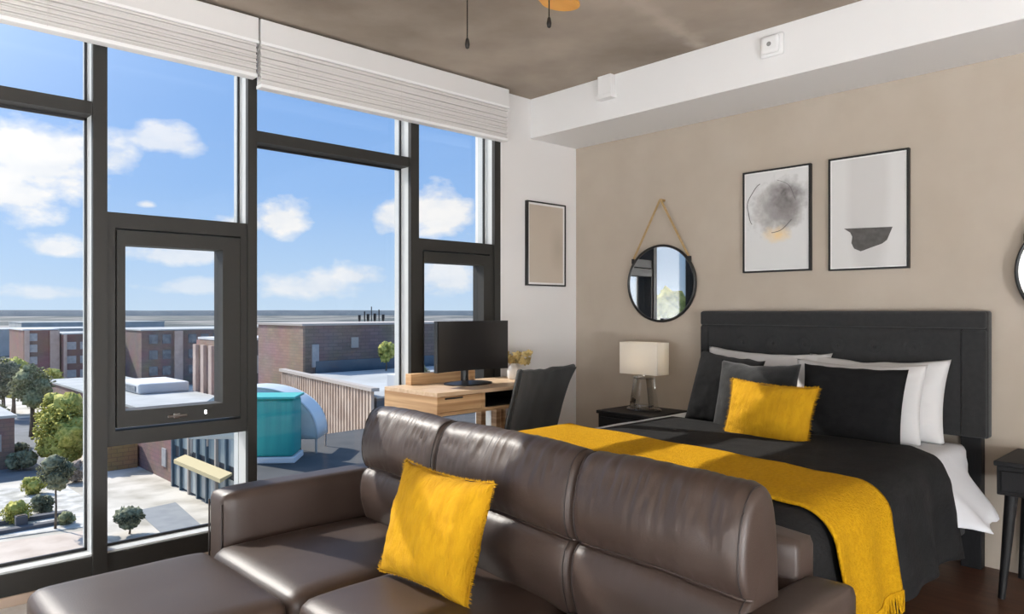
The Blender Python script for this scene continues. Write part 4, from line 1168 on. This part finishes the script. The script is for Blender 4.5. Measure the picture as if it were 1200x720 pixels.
clouds = [(1.385, .166, .085, .066, 1), (1.409, .128, .05, .040, 1), (1.262, .207, .050, .024, .75), (1.310, .183, .034, .034, .8), (1.375, .072, .037, .016, .9),
          (1.277, .13, .016, .007, .9), (1.119, .119, .042, .032, 1), (1.166, .111, .036, .014, .9), (.981, .126, .036, .034, 1), (.907, .130, .062, .042, 1),
          (1.076, .032, .085, .026, .75), (1.021, .046, .050, .020, .85), (.907, .041, .058, .029, .8), (1.241, .069, .078, .017, .7), (1.377, .02, .06, .012, .6), (1.215, .030, .06, .012, .5),
          # clouds above and beside the view
          (1.75, .45, .35, .16, 1), (.9, .62, .30, .12, 1), (2.3, .3, .3, .12, 1), (2.9, .5, .4, .2, 1), (.2, .5, .4, .16, 1), (2.0, .85, .5, .16, 1)]
tot = None
for (a0, e0, ra, re, st) in clouds:
    da = M('DIVIDE', M('SUBTRACT', az, a0), ra); de = M('DIVIDE', M('SUBTRACT', el, e0), re)
    de = M('MULTIPLY', de, M('MULTIPLY_ADD', M('LESS_THAN', de, 0), .45, 1.0))      # flatter bases
    d2 = M('ADD', M('MULTIPLY', da, da), M('MULTIPLY', de, de))
    d = M('SQRT', d2)
    v = M('SUBTRACT', 1.0, d)                                    # 1 in the middle, 0 on the rim
    v = M('MULTIPLY_ADD', nf, 2.6, v)
    v = M('MULTIPLY', M('MULTIPLY', v, 1.7, clamp=True), st)
    tot = v if tot is None else M('MAXIMUM', tot, v)
mx = n.new('ShaderNodeMix'); mx.data_type = 'RGBA'; nt.links.new(tot, mx.inputs[0]); nt.links.new(rp.outputs[0], mx.inputs[6])
cr = n.new('ShaderNodeMix'); cr.data_type = 'RGBA'; cr.inputs[6].default_value = (.70, .77, .88, 1); cr.inputs[7].default_value = (.97, .96, .96, 1)
nt.links.new(M('MULTIPLY_ADD', nf, 2.2, .72, clamp=True), cr.inputs[0]); nt.links.new(cr.outputs[2], mx.inputs[7])
# bright haze around the sun (well above the view)
SUN = Vector((-.30, 1.0, .82)).normalized()
dt = n.new('ShaderNodeVectorMath'); dt.operation = 'DOT_PRODUCT'; nt.links.new(tc.outputs['Generated'], dt.inputs[0]); dt.inputs[1].default_value = SUN
gl = M('POWER', M('MAXIMUM', dt.outputs['Value'], 0), 14)
ad = n.new('ShaderNodeMix'); ad.data_type = 'RGBA'; ad.blend_type = 'ADD'; ad.inputs[0].default_value = 1
nt.links.new(mx.outputs[2], ad.inputs[6])
cc = n.new('ShaderNodeCombineColor'); gs = M('MULTIPLY', gl, GLOW)
for i in range(3): nt.links.new(gs, cc.inputs[i])
nt.links.new(cc.outputs[0], ad.inputs[7])
nt.links.new(ad.outputs[2], bg.inputs['Color']); bg.inputs['Strength'].default_value = 1.0
sl = bpy.data.lights.new('sun', 'SUN'); sl.energy = SUN_E; sl.angle = R(.6); sl.color = (1, .95, .88)
so = bpy.data.objects.new('sun', sl); C.objects.link(so); so.rotation_euler = SUN.to_track_quat('Z', 'Y').to_euler(); so.location = (-20, 60, 40)

# table lamp of the room, then unseen fill globes added behind the camera
def plight(name, loc, w, r, col=(1, .93, .84)):
    l = bpy.data.lights.new(name, 'POINT'); l.energy = w; l.shadow_soft_size = r; l.color = col
    o = bpy.data.objects.new(name, l); C.objects.link(o); o.location = loc
plight('table_lamp_light', (lx, ly, lz+.335), 5.0, .03, (1, .85, .66))
def fill_globe(x, y, z, r, strength, label):  # added glowing globe out of view, brightens the room as fill
    t = thing('fill_lamp', label, 'lamp', (x, y, 0))
    bm = bmesh.new(); tb = bmesh.new(); bmesh.ops.create_uvsphere(tb, u_segments=32, v_segments=24, radius=r)
    for v in tb.verts: v.co += Vector((x, y, z))
    merge(bm, tb); finish('lamp_shade', bm, emit_mat('fill_globe_glow', (.92, .965, 1, 1), strength), t, True)
    bm = bmesh.new(); lathe(bm, [(0, 0), (.16, 0), (.16, .02), (.02, .03), (0, .03)], (x, y, 0), 28); finish('base', bm, FANM, t)
    bm = bmesh.new(); tube(bm, [(x, y, .02), (x, y, z-r+.01)], .012, 10); finish('pole', bm, FANM, t)
fill_globe(-6.3, -5.4, .75, .32, LA, 'unseen white fill globe added behind the viewpoint')
fill_globe(-6.6, -2.3, .75, .30, LB, 'unseen white fill globe added near the far left windows')
fill_globe(-3.7, -6.15, .45, .32, LC, 'low unseen white fill globe added by the rear wall')
